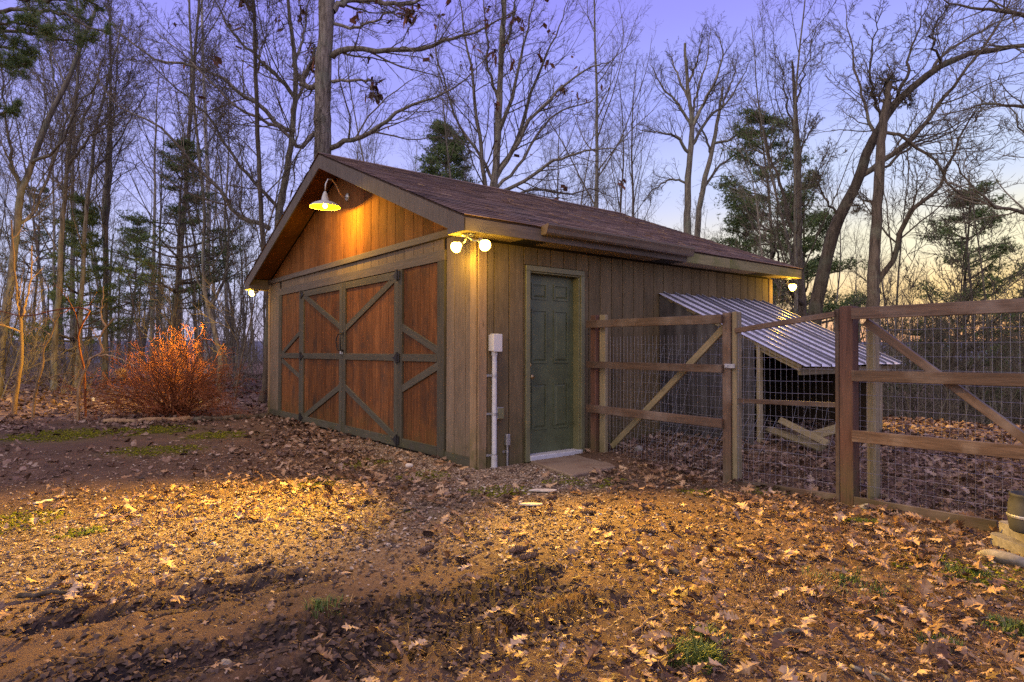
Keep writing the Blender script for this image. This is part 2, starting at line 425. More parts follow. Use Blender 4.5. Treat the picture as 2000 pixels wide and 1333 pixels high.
def build_ground():
    th0 = YAW
    a_in = np.linspace(-math.radians(47), math.radians(47), 340)
    a_out = np.linspace(math.radians(47), 2 * math.pi - math.radians(47), 70)[1:-1]
    ang = th0 + np.concatenate([a_in, a_out]); na = len(ang)
    r1 = np.exp(np.arange(math.log(.9), math.log(16), .0105)); r2 = np.exp(np.linspace(math.log(16.2), math.log(6000), 90))
    rr = np.concatenate([[.3, .6], r1, r2]); nr = len(rr)
    A, Rr = np.meshgrid(ang, rr)
    X = CAM[0] + Rr * np.sin(A); Y = CAM[1] + Rr * np.cos(A); Z = height(X, Y)
    V = np.stack([X, Y, Z], -1).reshape(-1, 3)
    V = np.vstack([V, [[CAM[0], CAM[1], float(height(CAM[0], CAM[1]))]]])
    i, j = np.meshgrid(np.arange(nr - 1), np.arange(na), indexing='ij'); j2 = (j + 1) % na
    Q = np.stack([i * na + j, i * na + j2, (i + 1) * na + j2, (i + 1) * na + j], -1).reshape(-1, 4)[:, ::-1]
    T = np.stack([np.full(na, nr * na), np.arange(na), (np.arange(na) + 1) % na], -1)[:, ::-1]
    me = np_mesh('ground', V, [Q, T], True)
    x, y = V[:, 0], V[:, 1]
    mud, moss, grav, pile = masks(x, y)
    at_ = me.color_attributes.new('masks', 'FLOAT_COLOR', 'POINT')
    at_.data.foreach_set('color', np.stack([mud, moss, grav, pile], -1).astype(np.float32).ravel())
    return me
MUDS = [(G(60, 1235), G(580, 1128), .085, 1), (G(120, 1195), G(560, 1105), .05, 1), (G(300, 1205), G(640, 1130), .05, .9), (G(200, 1345), G(760, 1200), .20, 1), (G(560, 1345), G(1060, 1150), .17, .9), (G(600, 1230), G(1060, 1120), .14, .8), (G(330, 1345), G(520, 1270), .12, 1), (G(0, 1345), G(160, 1300), .1, .7), (G(900, 1300), G(1200, 1170), .08, .5)]
MOSS = [(G(620, 945), .26, 1.0), (G(600, 1000), .3, .3), (G(970, 960), .26, .9), (G(830, 930), .30, .7), (G(720, 905), .35, .65), (G(1110, 938), .26, .8), (G(1190, 945), .25, .5), (G(1690, 1020), .16, 1.3), (G(1370, 960), .2, .5),
        (G(30, 1020), .35, .8), (G(170, 1040), .15, .7), (G(130, 850), .9, .6), (G(280, 842), .8, .6), (G(310, 880), .5, .7), (G(420, 850), .6, .5), (G(1840, 1110), .35, .4), (G(1960, 1130), .35, .5), (G(1700, 1000), .1, .6), (G(1500, 925, .15), .2, .7), (G(800, 1000), .5, .25)]
def masks(x, y):
    mud = np.zeros_like(x)
    wob = .10 * fbm(x * 2.2, y * 2.2, 3)
    for a, b, w, k in MUDS:
        ds, t = seg_d(x, y, a, b); q = ds + wob + .30 * (vnoise(x * 11, y * 11) - .5) * w * 2
        mud = np.maximum(mud, k * sst(w * 1.15, w * .55, q) * (.75 + .6 * sst(.25, .6, vnoise(x * 7 + 3, y * 7))))
    mud = np.clip(mud, 0, 1)
    moss = np.zeros_like(x)
    for c, r, s in MOSS:
        d = np.hypot(x - c[0], y - c[1]); moss = np.maximum(moss, s * sst(r * 1.5, r * .2, d + .35 * fbm(x * 4 + 50, y * 4, 4)))
    gx, gy = G(960, 925)
    grav = sst(1.3, .2, np.hypot((x - gx) * .8, (y - gy)) + .4 * fbm(x * 3, y * 3, 3)) * 1.0
    ds, t = seg_d(x, y, (-.1, -.25), (-2.6, -.3)); grav = np.maximum(grav, .9 * sst(.45, .1, ds + .2 * fbm(x * 5, y * 5, 3)))
    grav = np.maximum(grav, .45 * sst(1.6, .3, seg_d(x, y, G(900, 1000), G(250, 1060))[0]))
    pile = sst(-7.5, -8.8, x) * 1.0
    pile = np.maximum(pile, sst(1.5, 2.0, y) * sst(-.3, .3, x))
    dd = np.hypot(x - CAM[0], y - CAM[1]); pile = np.maximum(pile, sst(13, 16, dd))
    return mud, moss, grav, pile
def ground_mat():
    m, t, b = principled('dirt_ground', .92, .2)
    ge = N(t, 'ShaderNodeNewGeometry'); P = ge.outputs['Position']
    at_ = N(t, 'ShaderNodeVertexColor', layer_name='masks'); sx = N(t, 'ShaderNodeSeparateColor'); t.links.new(at_.outputs[0], sx.inputs[0])
    n1 = noise(t, P, 1.7, 6, .6); n2 = noise(t, P, 14, 6, .7); n3 = noise(t, P, 110, 4, .75)
    col = mixc(t, maprange(t, n1, .35, .65), (.070, .040, .024), (.155, .090, .051))
    col = mixc(t, maprange(t, n2, .42, .66, 0, .7), col, (.095, .064, .048))
    col = mixc(t, maprange(t, n3, .5, .72, 0, .7), col, (.24, .155, .092))
    col = mixc(t, maprange(t, n3, .48, .28, 0, .6), col, (.05, .034, .027))
    gr = mathn(t, 'MULTIPLY', sx.outputs[2], maprange(t, noise(t, P, 60, 2, .6), .40, .58))
    col = mixc(t, gr, col, (.40, .33, .26))
    col = mixc(t, mathn(t, 'MULTIPLY', sx.outputs[0], maprange(t, n2, .3, .6, .55, 1)), col, (.030, .022, .020))
    mo = mathn(t, 'MULTIPLY', sx.outputs[1], maprange(t, mathn(t, 'ADD', mathn(t, 'MULTIPLY', n2, .6), mathn(t, 'MULTIPLY', n3, .4)), .42, .56))
    mcol = mixc(t, maprange(t, noise(t, P, 45, 4, .7), .35, .65), (.06, .07, .008), (.19, .20, .015))
    mf = N(t, 'ShaderNodeClamp'); t.links.new(mo, mf.inputs[0])
    col = mixc(t, mf.outputs[0], col, mcol)
    # far litter: brown leaf floor
    vo = N(t, 'ShaderNodeTexVoronoi'); vo.inputs['Scale'].default_value = 9; t.links.new(P, vo.inputs['Vector'])
    lc = ramp(t, [(0, (.07, .042, .032)), (.4, (.15, .092, .066)), (.8, (.24, .16, .12)), (1, (.36, .27, .22))], 'LINEAR')
    sc = N(t, 'ShaderNodeSeparateColor'); t.links.new(vo.outputs['Color'], sc.inputs[0]); t.links.new(sc.outputs[0], lc.inputs[0])
    col = mixc(t, mathn(t, 'MULTIPLY', at_.outputs['Alpha'], .85), col, lc.outputs[0])
    t.links.new(col, b.inputs['Base Color'])
    rg = maprange(t, sx.outputs[0], 0, 1, .95, .85); t.links.new(rg, b.inputs['Roughness'])
    bump(t, b, mathn(t, 'ADD', n2, mathn(t, 'MULTIPLY', n3, .5)), .9, .02)
    return m
M_GROUND = ground_mat()
ground = mk('ground', build_ground(), M_GROUND); tag(ground, kind='structure')

# ================================================================== GARAGE
W, L = 6.98, 5.63
ZR, ZE, OV, PO = 4.07, 2.54, .30, .386       # ridge, eave top, side overhang, gable overhang
SL = (ZR - ZE) / (W / 2 + OV)                # roof slope
def roofz(x): return ZR - SL * abs(x + W / 2)
garage = thing('garage', 'brown wooden garage with red-brown barn doors, green side door and shingle roof', 'garage', (-W / 2, L / 2, 0))
TH = .15                                     # roof build-up below the top line

fw = MB(); zt = roofz(0) - TH
fw.prism([(-W, 0, 0), (0, 0, 0), (0, 0, zt), (-W / 2, 0, ZR - TH), (-W, 0, zt)], (0, .10, 0))
front_wall = fw.build('front_wall', M_WALLIN, garage)
bw = MB(); bw.prism([(-W, L - .1, 0), (0, L - .1, 0), (0, L - .1, zt), (-W / 2, L - .1, ZR - TH), (-W, L - .1, zt)], (0, .10, 0))
bw.build('back_wall', M_SIDE_G, garage)
D0, D1, DZ0, DZ1 = .67, 1.44, .06, 2.10       # side door opening
sw = MB()
sw.box((-.10, .102, -.1), (0, D0, zt)); sw.box((-.10, D0, DZ1), (0, D1, zt)); sw.box((-.10, D1, -.1), (0, L - .102, zt)); sw.box((-.10, D0, -.1), (0, D1, DZ0 - .004))
side_wall = sw.build('side_wall', M_WALLIN, garage)
lw = MB(); lw.box((-W, .102, -.1), (-W + .1, L - .102, zt)); lw.build('left_wall', M_SIDE_G, garage)

# side siding boards (right wall), grooves every 0.198
g0 = .10; edges = [g0] + [.188 + .1985 * i for i in range(28)]
edges = [e for e in edges if e < L - .12] + [L - .10]
for a, b in zip(edges, edges[1:]):
    if b - a < .03: continue
    segs = [(-.02, 2.36)]
    if a < D1 + .045 and b > D0 - .045:
        segs = [(DZ1 + .066, 2.36)]
        if a < D0 - .06 - .01 < b: 
            board('siding_board', (0, (a + D0 - .062) / 2, -.02), (0, (a + D0 - .062) / 2, DZ1 + .064), D0 - .062 - a - .008, .014, (1, 0, 0), M_SIDING, side_wall)
        if a < D1 + .07 < b:
            board('siding_board', (0, (b + D1 + .062) / 2, -.02), (0, (b + D1 + .062) / 2, DZ1 + .064), b - D1 - .062 - .008, .014, (1, 0, 0), M_SIDING, side_wall)
    for z0, z1 in segs:
        board('siding_board', (0, (a + b) / 2, z0), (0, (a + b) / 2, z1), b - a - .011, .0142 if z0 > 1 else .014, (1, 0, 0), M_SIDING, side_wall)
# front siding
FZ = lambda x: roofz(x) - TH - .01
def vboard(x0, x1, z0, z1, mat, t=.014, parent=front_wall, top_slope=False):
    if x1 - x0 < .02: return
    if top_slope:
        me_ = MB(); me_.prism([(x0 + .004, 0, z0), (x1 - .004, 0, z0), (x1 - .004, 0, FZ(x1)), (x0 + .004, 0, FZ(x0))], (0, -t, 0)); me_.bevel(.002)
        return me_.build('siding_board', mat, parent)
    return board('siding_board', ((x0 + x1) / 2, 0, z0), ((x0 + x1) / 2, 0, z1), x1 - x0 - .008, t, (0, -1, 0), mat, parent)
gx = [-.90 - .2335 * i for i in range(-4, 27)]
gx = sorted([g for g in gx if -W + .03 < g < -.02] + [-W + .02, -W / 2, -.02])
gx = [g for i, g in enumerate(gx) if i == 0 or g - gx[i - 1] > .05]
for a, b in zip(gx, gx[1:]):
    if FZ(a) > 2.6 and FZ(b) > 2.6: vboard(a, b, 2.562, 0, M_GABLE, top_slope=True)
    elif max(FZ(a), FZ(b)) > 2.57:
        xx = (a, b)
        vboard(a if FZ(a) > 2.57 else a + .08, b if FZ(b) > 2.57 else b - .08, 2.562, 0, M_GABLE, top_slope=True)
    if a > -6.36 + .0 and b < -.62: vboard(a, b, 2.34, 2.478, M_SIDE_G, .012)
for a, b in ((-.61, -.445), (-.445, -.225), (-.225, -.118)): vboard(a, b, .10, 2.478, M_SIDE_G)
for a, b in ((-W + .09, -6.72), (-6.72, -6.53), (-6.53, -6.36)): vboard(a, b, .13, 2.478, M_SIDE_G)
FT = lambda n, p0, p1, w, t, mat=M_TRIM, par=front_wall: board(n, p0, p1, w, t, (0, -1, 0), mat, par)
FT('band_board', (-W + .01, 0, 2.52), (-.003, 0, 2.52), .08, .045, M_FASCIA)
FT('header_board', (-6.35, 0, 2.285), (-.62, 0, 2.285), .12, .034, M_FASCIA)
FT('trim_post', (-.70, 0, .02), (-.70, 0, 2.223), .15, .034); FT('trim_post', (-6.275, 0, .04), (-6.275, 0, 2.223), .15, .034)
FT('skirt_board', (-.624, 0, .045), (-.118, 0, .045), .11, .024); FT('skirt_board', (-6.352, 0, .075), (-W + .09, 0, .075), .11, .024)
# corner trims
board('corner_trim', (-.061, 0, -.03), (-.061, 0, 2.477), .11, .030, (0, -1, 0), M_TRIMC, front_wall)
board('corner_trim', (0, .037, -.03), (0, .037, 2.36), .102, .024, (1, 0, 0), M_TRIMC, side_wall)
board('corner_trim', (-W + .045, 0, -.03), (-W + .045, 0, 2.477), .09, .030, (0, -1, 0), M_TRIMC, front_wall)
board('corner_trim', (0, L - .05, -.03), (0, L - .05, 2.36), .10, .026, (1, 0, 0), M_TRIMC, side_wall)

# fixed panels and barn doors (backing panel is the part, pieces are its sub-parts)
def panel(x0, x1, name):
    b_ = MB(); b_.box((x0, -.004, .03), (x1, -.0005, 2.222)); return b_.build(name, M_WALLIN, garage)
def planks(p, x0, x1, n, mat=M_DOOR):
    s = (x1 - x0) / n
    for i in range(n): board('plank', (x0 + s * (i + .5), -.004, .05), (x0 + s * (i + .5), -.004, 2.22), s - .006, .012, (0, -1, 0), mat, p, .003)
B = lambda p, n, a, c, w, t: board(n, (a[0], -.016, a[1]), (c[0], -.016, c[1]), w, t, (0, -1, 0), M_TRIM, p)
pl = panel(-6.20, -5.255, 'left_panel'); planks(pl, -6.20, -5.255, 4)
B(pl, 'rail', (-6.20, 1.135), (-5.256, 1.135), .09, .022); B(pl, 'rail', (-6.20, .085), (-5.256, .085), .11, .022)
B(pl, 'brace', (-6.16, 1.17), (-5.23, 1.53), .075, .019); B(pl, 'brace', (-6.16, 1.05), (-5.23, .78), .075, .019)
pr = panel(-1.595, -.775, 'right_panel'); planks(pr, -1.595, -.775, 4)
B(pr, 'rail', (-1.594, 1.135), (-.776, 1.135), .09, .022); B(pr, 'rail', (-1.594, .085), (-.776, .085), .11, .022)
B(pr, 'brace', (-1.62, 1.51), (-.75, 1.215), .09, .019); B(pr, 'brace', (-1.62, .745), (-.75, 1.05), .09, .019)
FT('door_post', (-5.20, 0, .03), (-5.20, 0, 2.222), .105, .040); FT('door_post', (-1.652, 0, .03), (-1.652, 0, 2.222), .105, .040)
def hinge(p, x, z, s):
    b_ = MB()
    b_.prism([(x - .02 * s, -.047, z - .06), (x - .02 * s, -.047, z + .06), (x - .09 * s, -.047, z + .012), (x - .14 * s, -.047, z), (x - .09 * s, -.047, z - .012)], (0, -.007, 0))
    b_.prism([(x + .02 * s, -.047, z - .06), (x + .06 * s, -.047, z - .05), (x + .06 * s, -.047, z + .05), (x + .02 * s, -.047, z + .06)], (0, -.007, 0))
    b_.tube([(x, -.055, z - .07), (x, -.055, z + .07)], .012, 8)
    b_.build('hinge', M_BLACK, p)
dl = panel(-5.145, -3.440, 'barn_door'); dr = panel(-3.425, -1.706, 'barn_door')
tag(dl, 'left barn door'); tag(dr, 'right barn door')
planks(dl, -5.06, -3.53, 8); planks(dr, -3.34, -1.79, 7)
for p, a, c in ((dl, -5.145, -3.44), (dr, -3.425, -1.706)):
    sa = .10
    B(p, 'stile', (a + sa / 2, .03), (a + sa / 2, 2.215), sa, .026); B(p, 'stile', (c - sa / 2 - .0, .03), (c - sa / 2, 2.215), sa, .026)
    for z, w in ((2.165, .095), (1.135, .09), (.085, .11)): B(p, 'rail', (a + sa - .002, z), (c - sa + .002, z), w, .022)
B(dl, 'brace', (-5.09, 2.15), (-3.50, 1.56), .09, .019); B(dl, 'brace', (-5.07, .11), (-3.50, .70), .09, .019)
B(dr, 'brace', (-1.76, 2.15), (-3.37, 1.53), .09, .019); B(dr, 'brace', (-1.76, .12), (-3.37, .70), .09, .019)
for z in (2.16, 1.13, .11): hinge(dl, -5.145, z, -1); hinge(dr, -1.706, z, 1)
for p, x in ((dl, -3.475), (dr, -3.385)):
    b_ = MB(); s = -1 if p is dl else 1
    b_.tube([(x, -.045, 1.47), (x, -.085, 1.46), (x + .025 * s, -.10, 1.40), (x + .03 * s, -.10, 1.34), (x + .02 * s, -.095, 1.27), (x, -.08, 1.225), (x, -.045, 1.22)], .009, 8)
    b_.box((x - .015, -.048, 1.45), (x + .015, -.041, 1.49)); b_.box((x - .015, -.048, 1.20), (x + .015, -.041, 1.24))
    b_.build('handle', M_BLACK, p)
b_ = MB(); b_.box((-3.47, -.055, 1.165), (-3.39, -.043, 1.20)); b_.box((-3.455, -.07, 1.17), (-3.41, -.055, 1.215)); b_.bevel(.003); b_.build('latch', M_STEEL, dr)
b_ = MB(); b_.box((-6.15, .0, .0), (-1.0, .002, .0295)); b_.bm.free()

# side door
fr = MB()
y0, y1 = D0 - .06, D1 + .06
fr.box((.001, y0, DZ0 - .06), (.032, D0, DZ1)); fr.box((.001, D1, DZ0 - .06), (.032, y1, DZ1)); fr.box((.001, y0, DZ1), (.032, y1, DZ1 + .06))
fr.box((-.14, D0, DZ0), (.012, D0 + .018, DZ1 - .018)); fr.box((-.14, D1 - .018, DZ0), (.012, D1, DZ1 - .018)); fr.box((-.14, D0, DZ1 - .018), (.012, D1, DZ1 - .0005))
fr.bevel(.004)
door_frame = fr.build('door_frame', M_FRAMEG, garage)
ds = MB(); xd = -.085
ds.box((xd - .04, D0 + .02, DZ0 + .012), (xd, D1 - .02, DZ1 - .02))
side_door = ds.build('side_door', M_DOORG, garage)
yw0, yw1 = D0 + .02, D1 - .02
for z0, z1 in ((1.80, 1.99), (1.08, 1.69), (.33, .86)):
    for c0, c1 in ((yw0 + .085, (yw0 + yw1) / 2 - .05), ((yw0 + yw1) / 2 + .05, yw1 - .085)):
        b_ = MB()
        # moulded frame and raised field
        o = .0; w_ = .022
        for (a0, a1, e0, e1) in ((c0, c1, z0, z0 + w_), (c0, c1, z1 - w_, z1), (c0, c0 + w_, z0 + w_, z1 - w_), (c1 - w_, c1, z0 + w_, z1 - w_)):
            b_.box((xd - .001, a0, e0), (xd + .009, a1, e1))
        m0, m1, n0, n1 = c0 + .040, c1 - .040, z0 + .040, z1 - .040
        lo = [(xd, c0 + w_ + .006, z0 + w_ + .006), (xd, c1 - w_ - .006, z0 + w_ + .006), (xd, c1 - w_ - .006, z1 - w_ - .006), (xd, c0 + w_ + .006, z1 - w_ - .006)]
        hi = [(xd + .010, m0 + .008, n0 + .008), (xd + .010, m1 - .008, n0 + .008), (xd + .010, m1 - .008, n1 - .008), (xd + .010, m0 + .008, n1 - .008)]
        a_ = [b_.bm.verts.new(v) for v in lo]; c_ = [b_.bm.verts.new(v) for v in hi]
        b_.bm.faces.new(c_)
        for i in range(4): b_.bm.faces.new((a_[i], a_[(i + 1) % 4], c_[(i + 1) % 4], c_[i]))
        b_.build('door_panel', M_DOORG, side_door)
kb = MB(); R90 = Matrix.Translation((xd, yw0 + .055, .93)) @ Matrix.Rotation(math.pi / 2, 4, 'Y')
kb.lathe([(0, .0), (.03, .0), (.03, .006), (.012, .010), (.012, .035), (.026, .042), (.030, .055), (.024, .068), (0, .072)], R90, 16)
kb.build('door_knob', M_KNOB, side_door, smooth=True)
kb = MB(); kb.lathe([(0, 0), (.026, 0), (.026, .012), (.02, .018), (0, .02)], Matrix.Translation((xd, yw0 + .055, 1.06)) @ Matrix.Rotation(math.pi / 2, 4, 'Y'), 16); kb.build('deadbolt', M_KNOB, side_door)
th = MB(); th.box((-.13, D0 - .005, .012), (.055, D1 + .005, DZ0 + .008)); th.bevel(.005); th.build('threshold', M_WHITEC, garage)

# ---------------- roof
LR = L + 2 * PO; run = W / 2 + OV; sl_len = math.hypot(run, ZR - ZE)
rd = MB()
rz = ZR - .012
for s in (1,):
    rd.prism([(-W / 2, -PO + .004, rz), (OV - .004, -PO + .004, ZE - .012), (OV - .004, -PO + .004, ZE - .03), (-W / 2, -PO + .004, rz - .02), (-W - OV + .004, -PO + .004, ZE - .03), (-W - OV + .004, -PO + .004, ZE - .012)], (0, LR - .008, 0))
roof = rd.build('roof', M_DARKW, garage)
ux = Vector((run, 0, -(ZR - ZE))).normalized(); un = Vector((-ux.z, 0, ux.x)) if -ux.z > 0 else Vector((ux.z, 0, -ux.x))
un = Vector((ZR - ZE, 0, run)).normalized()
EXP = .138; rows = int(sl_len / EXP) + 1; TW = .305
tabs = []
for side in (1, -1):
    for r in range(rows):
        s0 = sl_len - r * EXP + .012
        off = (r % 2) * TW / 2 + random.uniform(-.01, .01)
        k = 0; yy = -PO - off - .012
        while yy < L + PO + .01:
            a = max(yy, -PO - .014); b = min(yy + TW, L + PO + .014)
            if b - a > .03: tabs.append((side, s0, a, b))
            yy += TW
def tab_corners(side, s0, a, b, rng):
    s_top = max(s0 - EXP - .05, .0)
    lift = .011 + rng.uniform(0, .004)
    def P(s, h):
        x = -W / 2 + side * ux.x * s + side * un.x * h; z = ZR - .012 + ux.z * s + un.z * h
        return x, z
    x0, z0 = P(s0, lift); x1, z1 = P(s0, lift - .007); x2, z2 = P(s_top, .002)
    s1 = s0 + rng.uniform(-.004, .004)
    return [(x0, a + .002, z0), (x0, b - .002, z0), (x2, b - .002, z2 + .001), (x2, a + .002, z2 + .001), (x1, a + .002, z1), (x1, b - .002, z1)]
rng_ = random.Random(5)
near_tabs = sorted([t for t in tabs if t[0] == 1], key=lambda t: (Vector((-W / 2 + ux.x * t[1], (t[2] + t[3]) / 2, ZR + ux.z * t[1])) - Vector(CAM)).length)[:290]
ns_ = set(map(id, near_tabs)); V = []; Fq = []
for t in tabs:
    c = tab_corners(*t, rng_)
    fq = [(0, 1, 2, 3), (4, 5, 1, 0)]
    if t[0] == -1: fq = [f[::-1] for f in fq]
    if id(t) in ns_:
        me = bpy.data.meshes.new('shingle'); me.from_pydata([Vector(p) for p in c], [], fq); mk('shingle', me, M_SHINGLE, roof)
    else:
        o_ = len(V); V += c; Fq += [tuple(o_ + i for i in f) for f in fq]
me = bpy.data.meshes.new('shingles'); me.from_pydata(V, [], Fq); tag(mk('shingles', me, M_SHINGLE, roof), kind='stuff')
rc = MB()
yy = -PO - .01; i = 0
while yy < L + PO:
    for s in (1, -1):
        a = (-W / 2, yy, ZR + .012 + .004 * (i % 2)); d = .13
        rc.prism([(-W / 2, yy, ZR + .011), (-W / 2 + s * d * ux.x, yy, ZR + .009 + d * ux.z), (-W / 2 + s * d * ux.x, yy, ZR + .001 + d * ux.z), (-W / 2, yy, ZR + .001)], (0, .148 if yy + .15 < L + PO else L + PO - yy, 0))
    yy += .15; i += 1
rc.build('ridge_cap', M_SHINGLE, roof)

# rake fascias front/back, in two runs each (left, right of the ridge)
FH = .19
def rake(y, t, xin, xout, mat, name='rake_board'):
    s = 1 if xout > -W / 2 else -1
    f = lambda x, dz: (x, y, roofz(x) - .03 - dz)
    b_ = MB(); b_.prism([f(xin, 0), f(xout, 0), f(xout, FH if abs(xout + W / 2) > 3.4 else FH), f(xin, FH)], (0, t, 0)); b_.bevel(.003)
    return b_.build(name, mat, roof)
for y, t in ((-PO, .024), (L + PO, -.024)):
    rake(y, t, -W / 2 + .001, -.0, M_FASCIA); rake(y, t, -W / 2 - .001, -W + .0, M_FASCIA)
# boxed eave returns
ZS = 2.385
for s, xin, xout in ((1, .002, OV), (-1, -W - .002, -W - OV)):
    for y, t in ((-PO, .024), (L + PO, -.024)):
        b_ = MB(); b_.prism([(xin, y, roofz(xin) - .03), (xout, y, roofz(xout) - .03), (xout, y, ZS - .006), (xin, y, ZS - .006)], (0, t, 0)); b_.bevel(.003)
        b_.build('eave_return', M_FASCIA, roof)
    b_ = MB(); b_.box((min(xin, xin - .024 * s), -PO + .024, ZS - .004), (max(xin, xin - .024 * s), -.001 - .03, roofz(xin) - .10)); b_.build('eave_return', M_FASCIA, roof)
# gable soffits following the slope (undersides seen glowing)
for s in (1, -1):
    xe = -.0 if s == 1 else -W
    b_ = MB(); f = lambda x, dz: (x, -PO + .026, roofz(x) - dz)
    b_.prism([f(-W / 2 + .001 * s, .085), f(xe - .026 * s, .085), f(xe - .026 * s, .10), f(-W / 2 + .001 * s, .10)], (0, PO - .03, 0)); b_.build('rake_soffit', M_GABLE, roof)
# side eave: soffit, fascia, vents
for s, xa, xb in ((1, .016, OV - .026), (-1, -W - .001, -W - OV + .026)):
    b_ = MB(); b_.box((min(xa, xb), -PO + .026, ZS), (max(xa, xb), L + PO - .026, ZS + .012)); sof = b_.build('eave_soffit', M_SOFFIT, roof)
    if s == 1:
        b_ = MB(); b_.box((.0, -PO + .026, ZS + .0005), (.0155, -.032, ZS + .0115)); b_.build('eave_soffit', M_SOFFIT, roof)
        for ya, yb in ((.40, .70), (2.65, 3.05), (4.85, 5.25)):
            b_ = MB(); b_.box((.05, ya, ZS - .006), (.235, yb, ZS - .001))
            b_.box((.04, ya - .012, ZS - .009), (.05, yb + .012, ZS - .0005)); b_.box((.235, ya - .012, ZS - .009), (.245, yb + .012, ZS - .0005))
            b_.build('soffit_vent', M_BLACK, sof)
yf = [-PO, 1.2, 3.08, 4.05, 5.1, L + PO]
for a, b in zip(yf, yf[1:]):
    board('fascia_board', (OV - .024, a + .001, (ZE - .03 + ZS - .006) / 2), (OV - .024, b - .001, (ZE - .03 + ZS - .006) / 2), ZE - .03 - ZS + .006, .024, (1, 0, 0), M_MOSSF if a > 3 else M_FASCIA, roof)
board('fascia_board', (-W - OV + .024, -PO, 2.445), (-W - OV + .024, L + PO, 2.445), .13, .024, (-1, 0, 0), M_FASCIA, roof)
# gutter: K-profile channel
gp = [(.304, 2.445), (.375, 2.445), (.392, 2.462), (.400, 2.50), (.418, 2.535), (.418, 2.553), (.404, 2.553), (.404, 2.545), (.410, 2.538), (.392, 2.503), (.385, 2.468), (.372, 2.452), (.310, 2.452), (.310, 2.538), (.304, 2.538)]
g_ = MB(); 
va = [g_.bm.verts.new((x, .60, z)) for x, z in gp]; vb = [g_.bm.verts.new((x, 3.10, z)) for x, z in gp]
for i in range(len(gp)): g_.bm.faces.new((va[i], va[(i + 1) % len(gp)], vb[(i + 1) % len(gp)], vb[i]))
g_.bm.faces.new(va[::-1]); g_.bm.faces.new(vb)
gutter = g_.build('gutter', M_GUTTER, garage)
e_ = MB(); e_.prism([(.303, .592, 2.443), (.375, .592, 2.443), (.392, .592, 2.46), (.402, .592, 2.50), (.42, .592, 2.535), (.42, .592, 2.555), (.303, .592, 2.54)], (0, .007, 0)); e_.build('end_cap', M_GUTTER, gutter)
# roof litter: twigs and leaves lying on the shingles
rl = MB(); rr_ = random.Random(3)
for i in range(150):
    s = rr_.uniform(.5, 4.0); y = rr_.uniform(0, L); c = Vector((-W / 2 + ux.x * s, y, ZR + .012 + ux.z * s)) + un * .012
    d = Vector((rr_.uniform(-1, 1) * ux.x, rr_.uniform(-1, 1), 0)); d.z = -SL * d.x; d = d.normalized() * rr_.uniform(.02, .09 if i % 6 else .35)
    rl.tube([c - d, c + d * .2 + un * .006, c + d], rr_.choice((.002, .003, .004)), 3)
tag(rl.build('roof_litter', M_STRAW), 'dry twigs and needles scattered over the garage shingle roof', 'twigs', kind='stuff')

# ------------------------------------------------------------------ lamps
def spot(name, loc, d, energy, size, blend, parent, color=WARM, rad=.05):
    l = bpy.data.lights.new(name, 'SPOT'); l.energy = energy; l.spot_size = math.radians(size); l.spot_blend = blend; l.color = color; l.shadow_soft_size = rad
    o = bpy.data.objects.new(name, l)
    q = Vector(d).to_track_quat('-Z', 'Y'); link(o, parent, Matrix.Translation(Vector(loc)) @ q.to_matrix().to_4x4()); return o
def floodlight(label, base, heads):
    root = thing('floodlight', label, 'floodlight', base, 'floodlights under the garage eaves')
    base = Vector(base)
    b_ = MB(); b_.lathe([(0, 0), (.065, 0), (.068, -.008), (.06, -.018), (.03, -.026), (0, -.028)], Matrix.Translation(base), 20); b_.build('base_plate', M_LAMPM, root, smooth=True)
    for hd, d, en, sz in heads:
        hd = Vector(hd); d = Vector(d).normalized(); back = hd - d * .11
        b_ = MB(); b_.tube([base + Vector((0, 0, -.02)), base + (back - base) * .5 + Vector((0, 0, -.035)), back], [.012, .010, .012], 8); b_.build('swivel_arm', M_LAMPM, root, smooth=True)
        Mx = Matrix.Translation(hd) @ d.to_track_quat('Z', 'Y').to_matrix().to_4x4()
        b_ = MB(); b_.lathe([(0, -.13), (.022, -.13), (.028, -.12), (.030, -.075), (.034, -.055), (.030, -.054)], Mx, 20); b_.build('lamp_socket', M_LAMPM, root, smooth=True)
        b_ = MB(); b_.lathe([(0, -.056), (.026, -.055), (.038, -.03), (.055, .0), (.058, .012), (.052, .028), (.032, .040), (0, .045)], Mx, 24); b_.build('bulb', M_BULB, root, smooth=True)
        gl_ = bpy.data.lights.new('bulb_glow', 'POINT'); gl_.energy = 12; gl_.color = (1.0, .58, .03); gl_.shadow_soft_size = .03
        go_ = bpy.data.objects.new('bulb_glow', gl_); link(go_, root, Matrix.Translation(hd + d * .085))
        spot('flood_beam', hd + d * .075, d, en, sz, 1.0, root)
    return root
KE = 1.0
floodlight('twin-bulb floodlight under the eave at the near corner of the garage', (.12, -.22, ZS),
           [((-.12, -.20, 2.29), Vector((*G(20, 1080), 0)) - Vector((-.12, -.2, 2.29)), 2900, 70), ((.33, -.16, 2.255), Vector((*G(1620, 1180), 0)) - Vector((.33, -.16, 2.255)), 1800, 78)])
floodlight('small lit floodlight under the left front eave, past the barn doors', (-7.16, -.24, ZS),
           [((-7.20, -.27, 2.32), (-1.0, -.78, -.32), 1700, 98)])
floodlight('lit floodlight under the far back eave, above the metal lean-to roof', (.15, 5.86, ZS),
           [((.24, 5.84, 2.235), (1.0, -.15, -.55), 480, 120)])
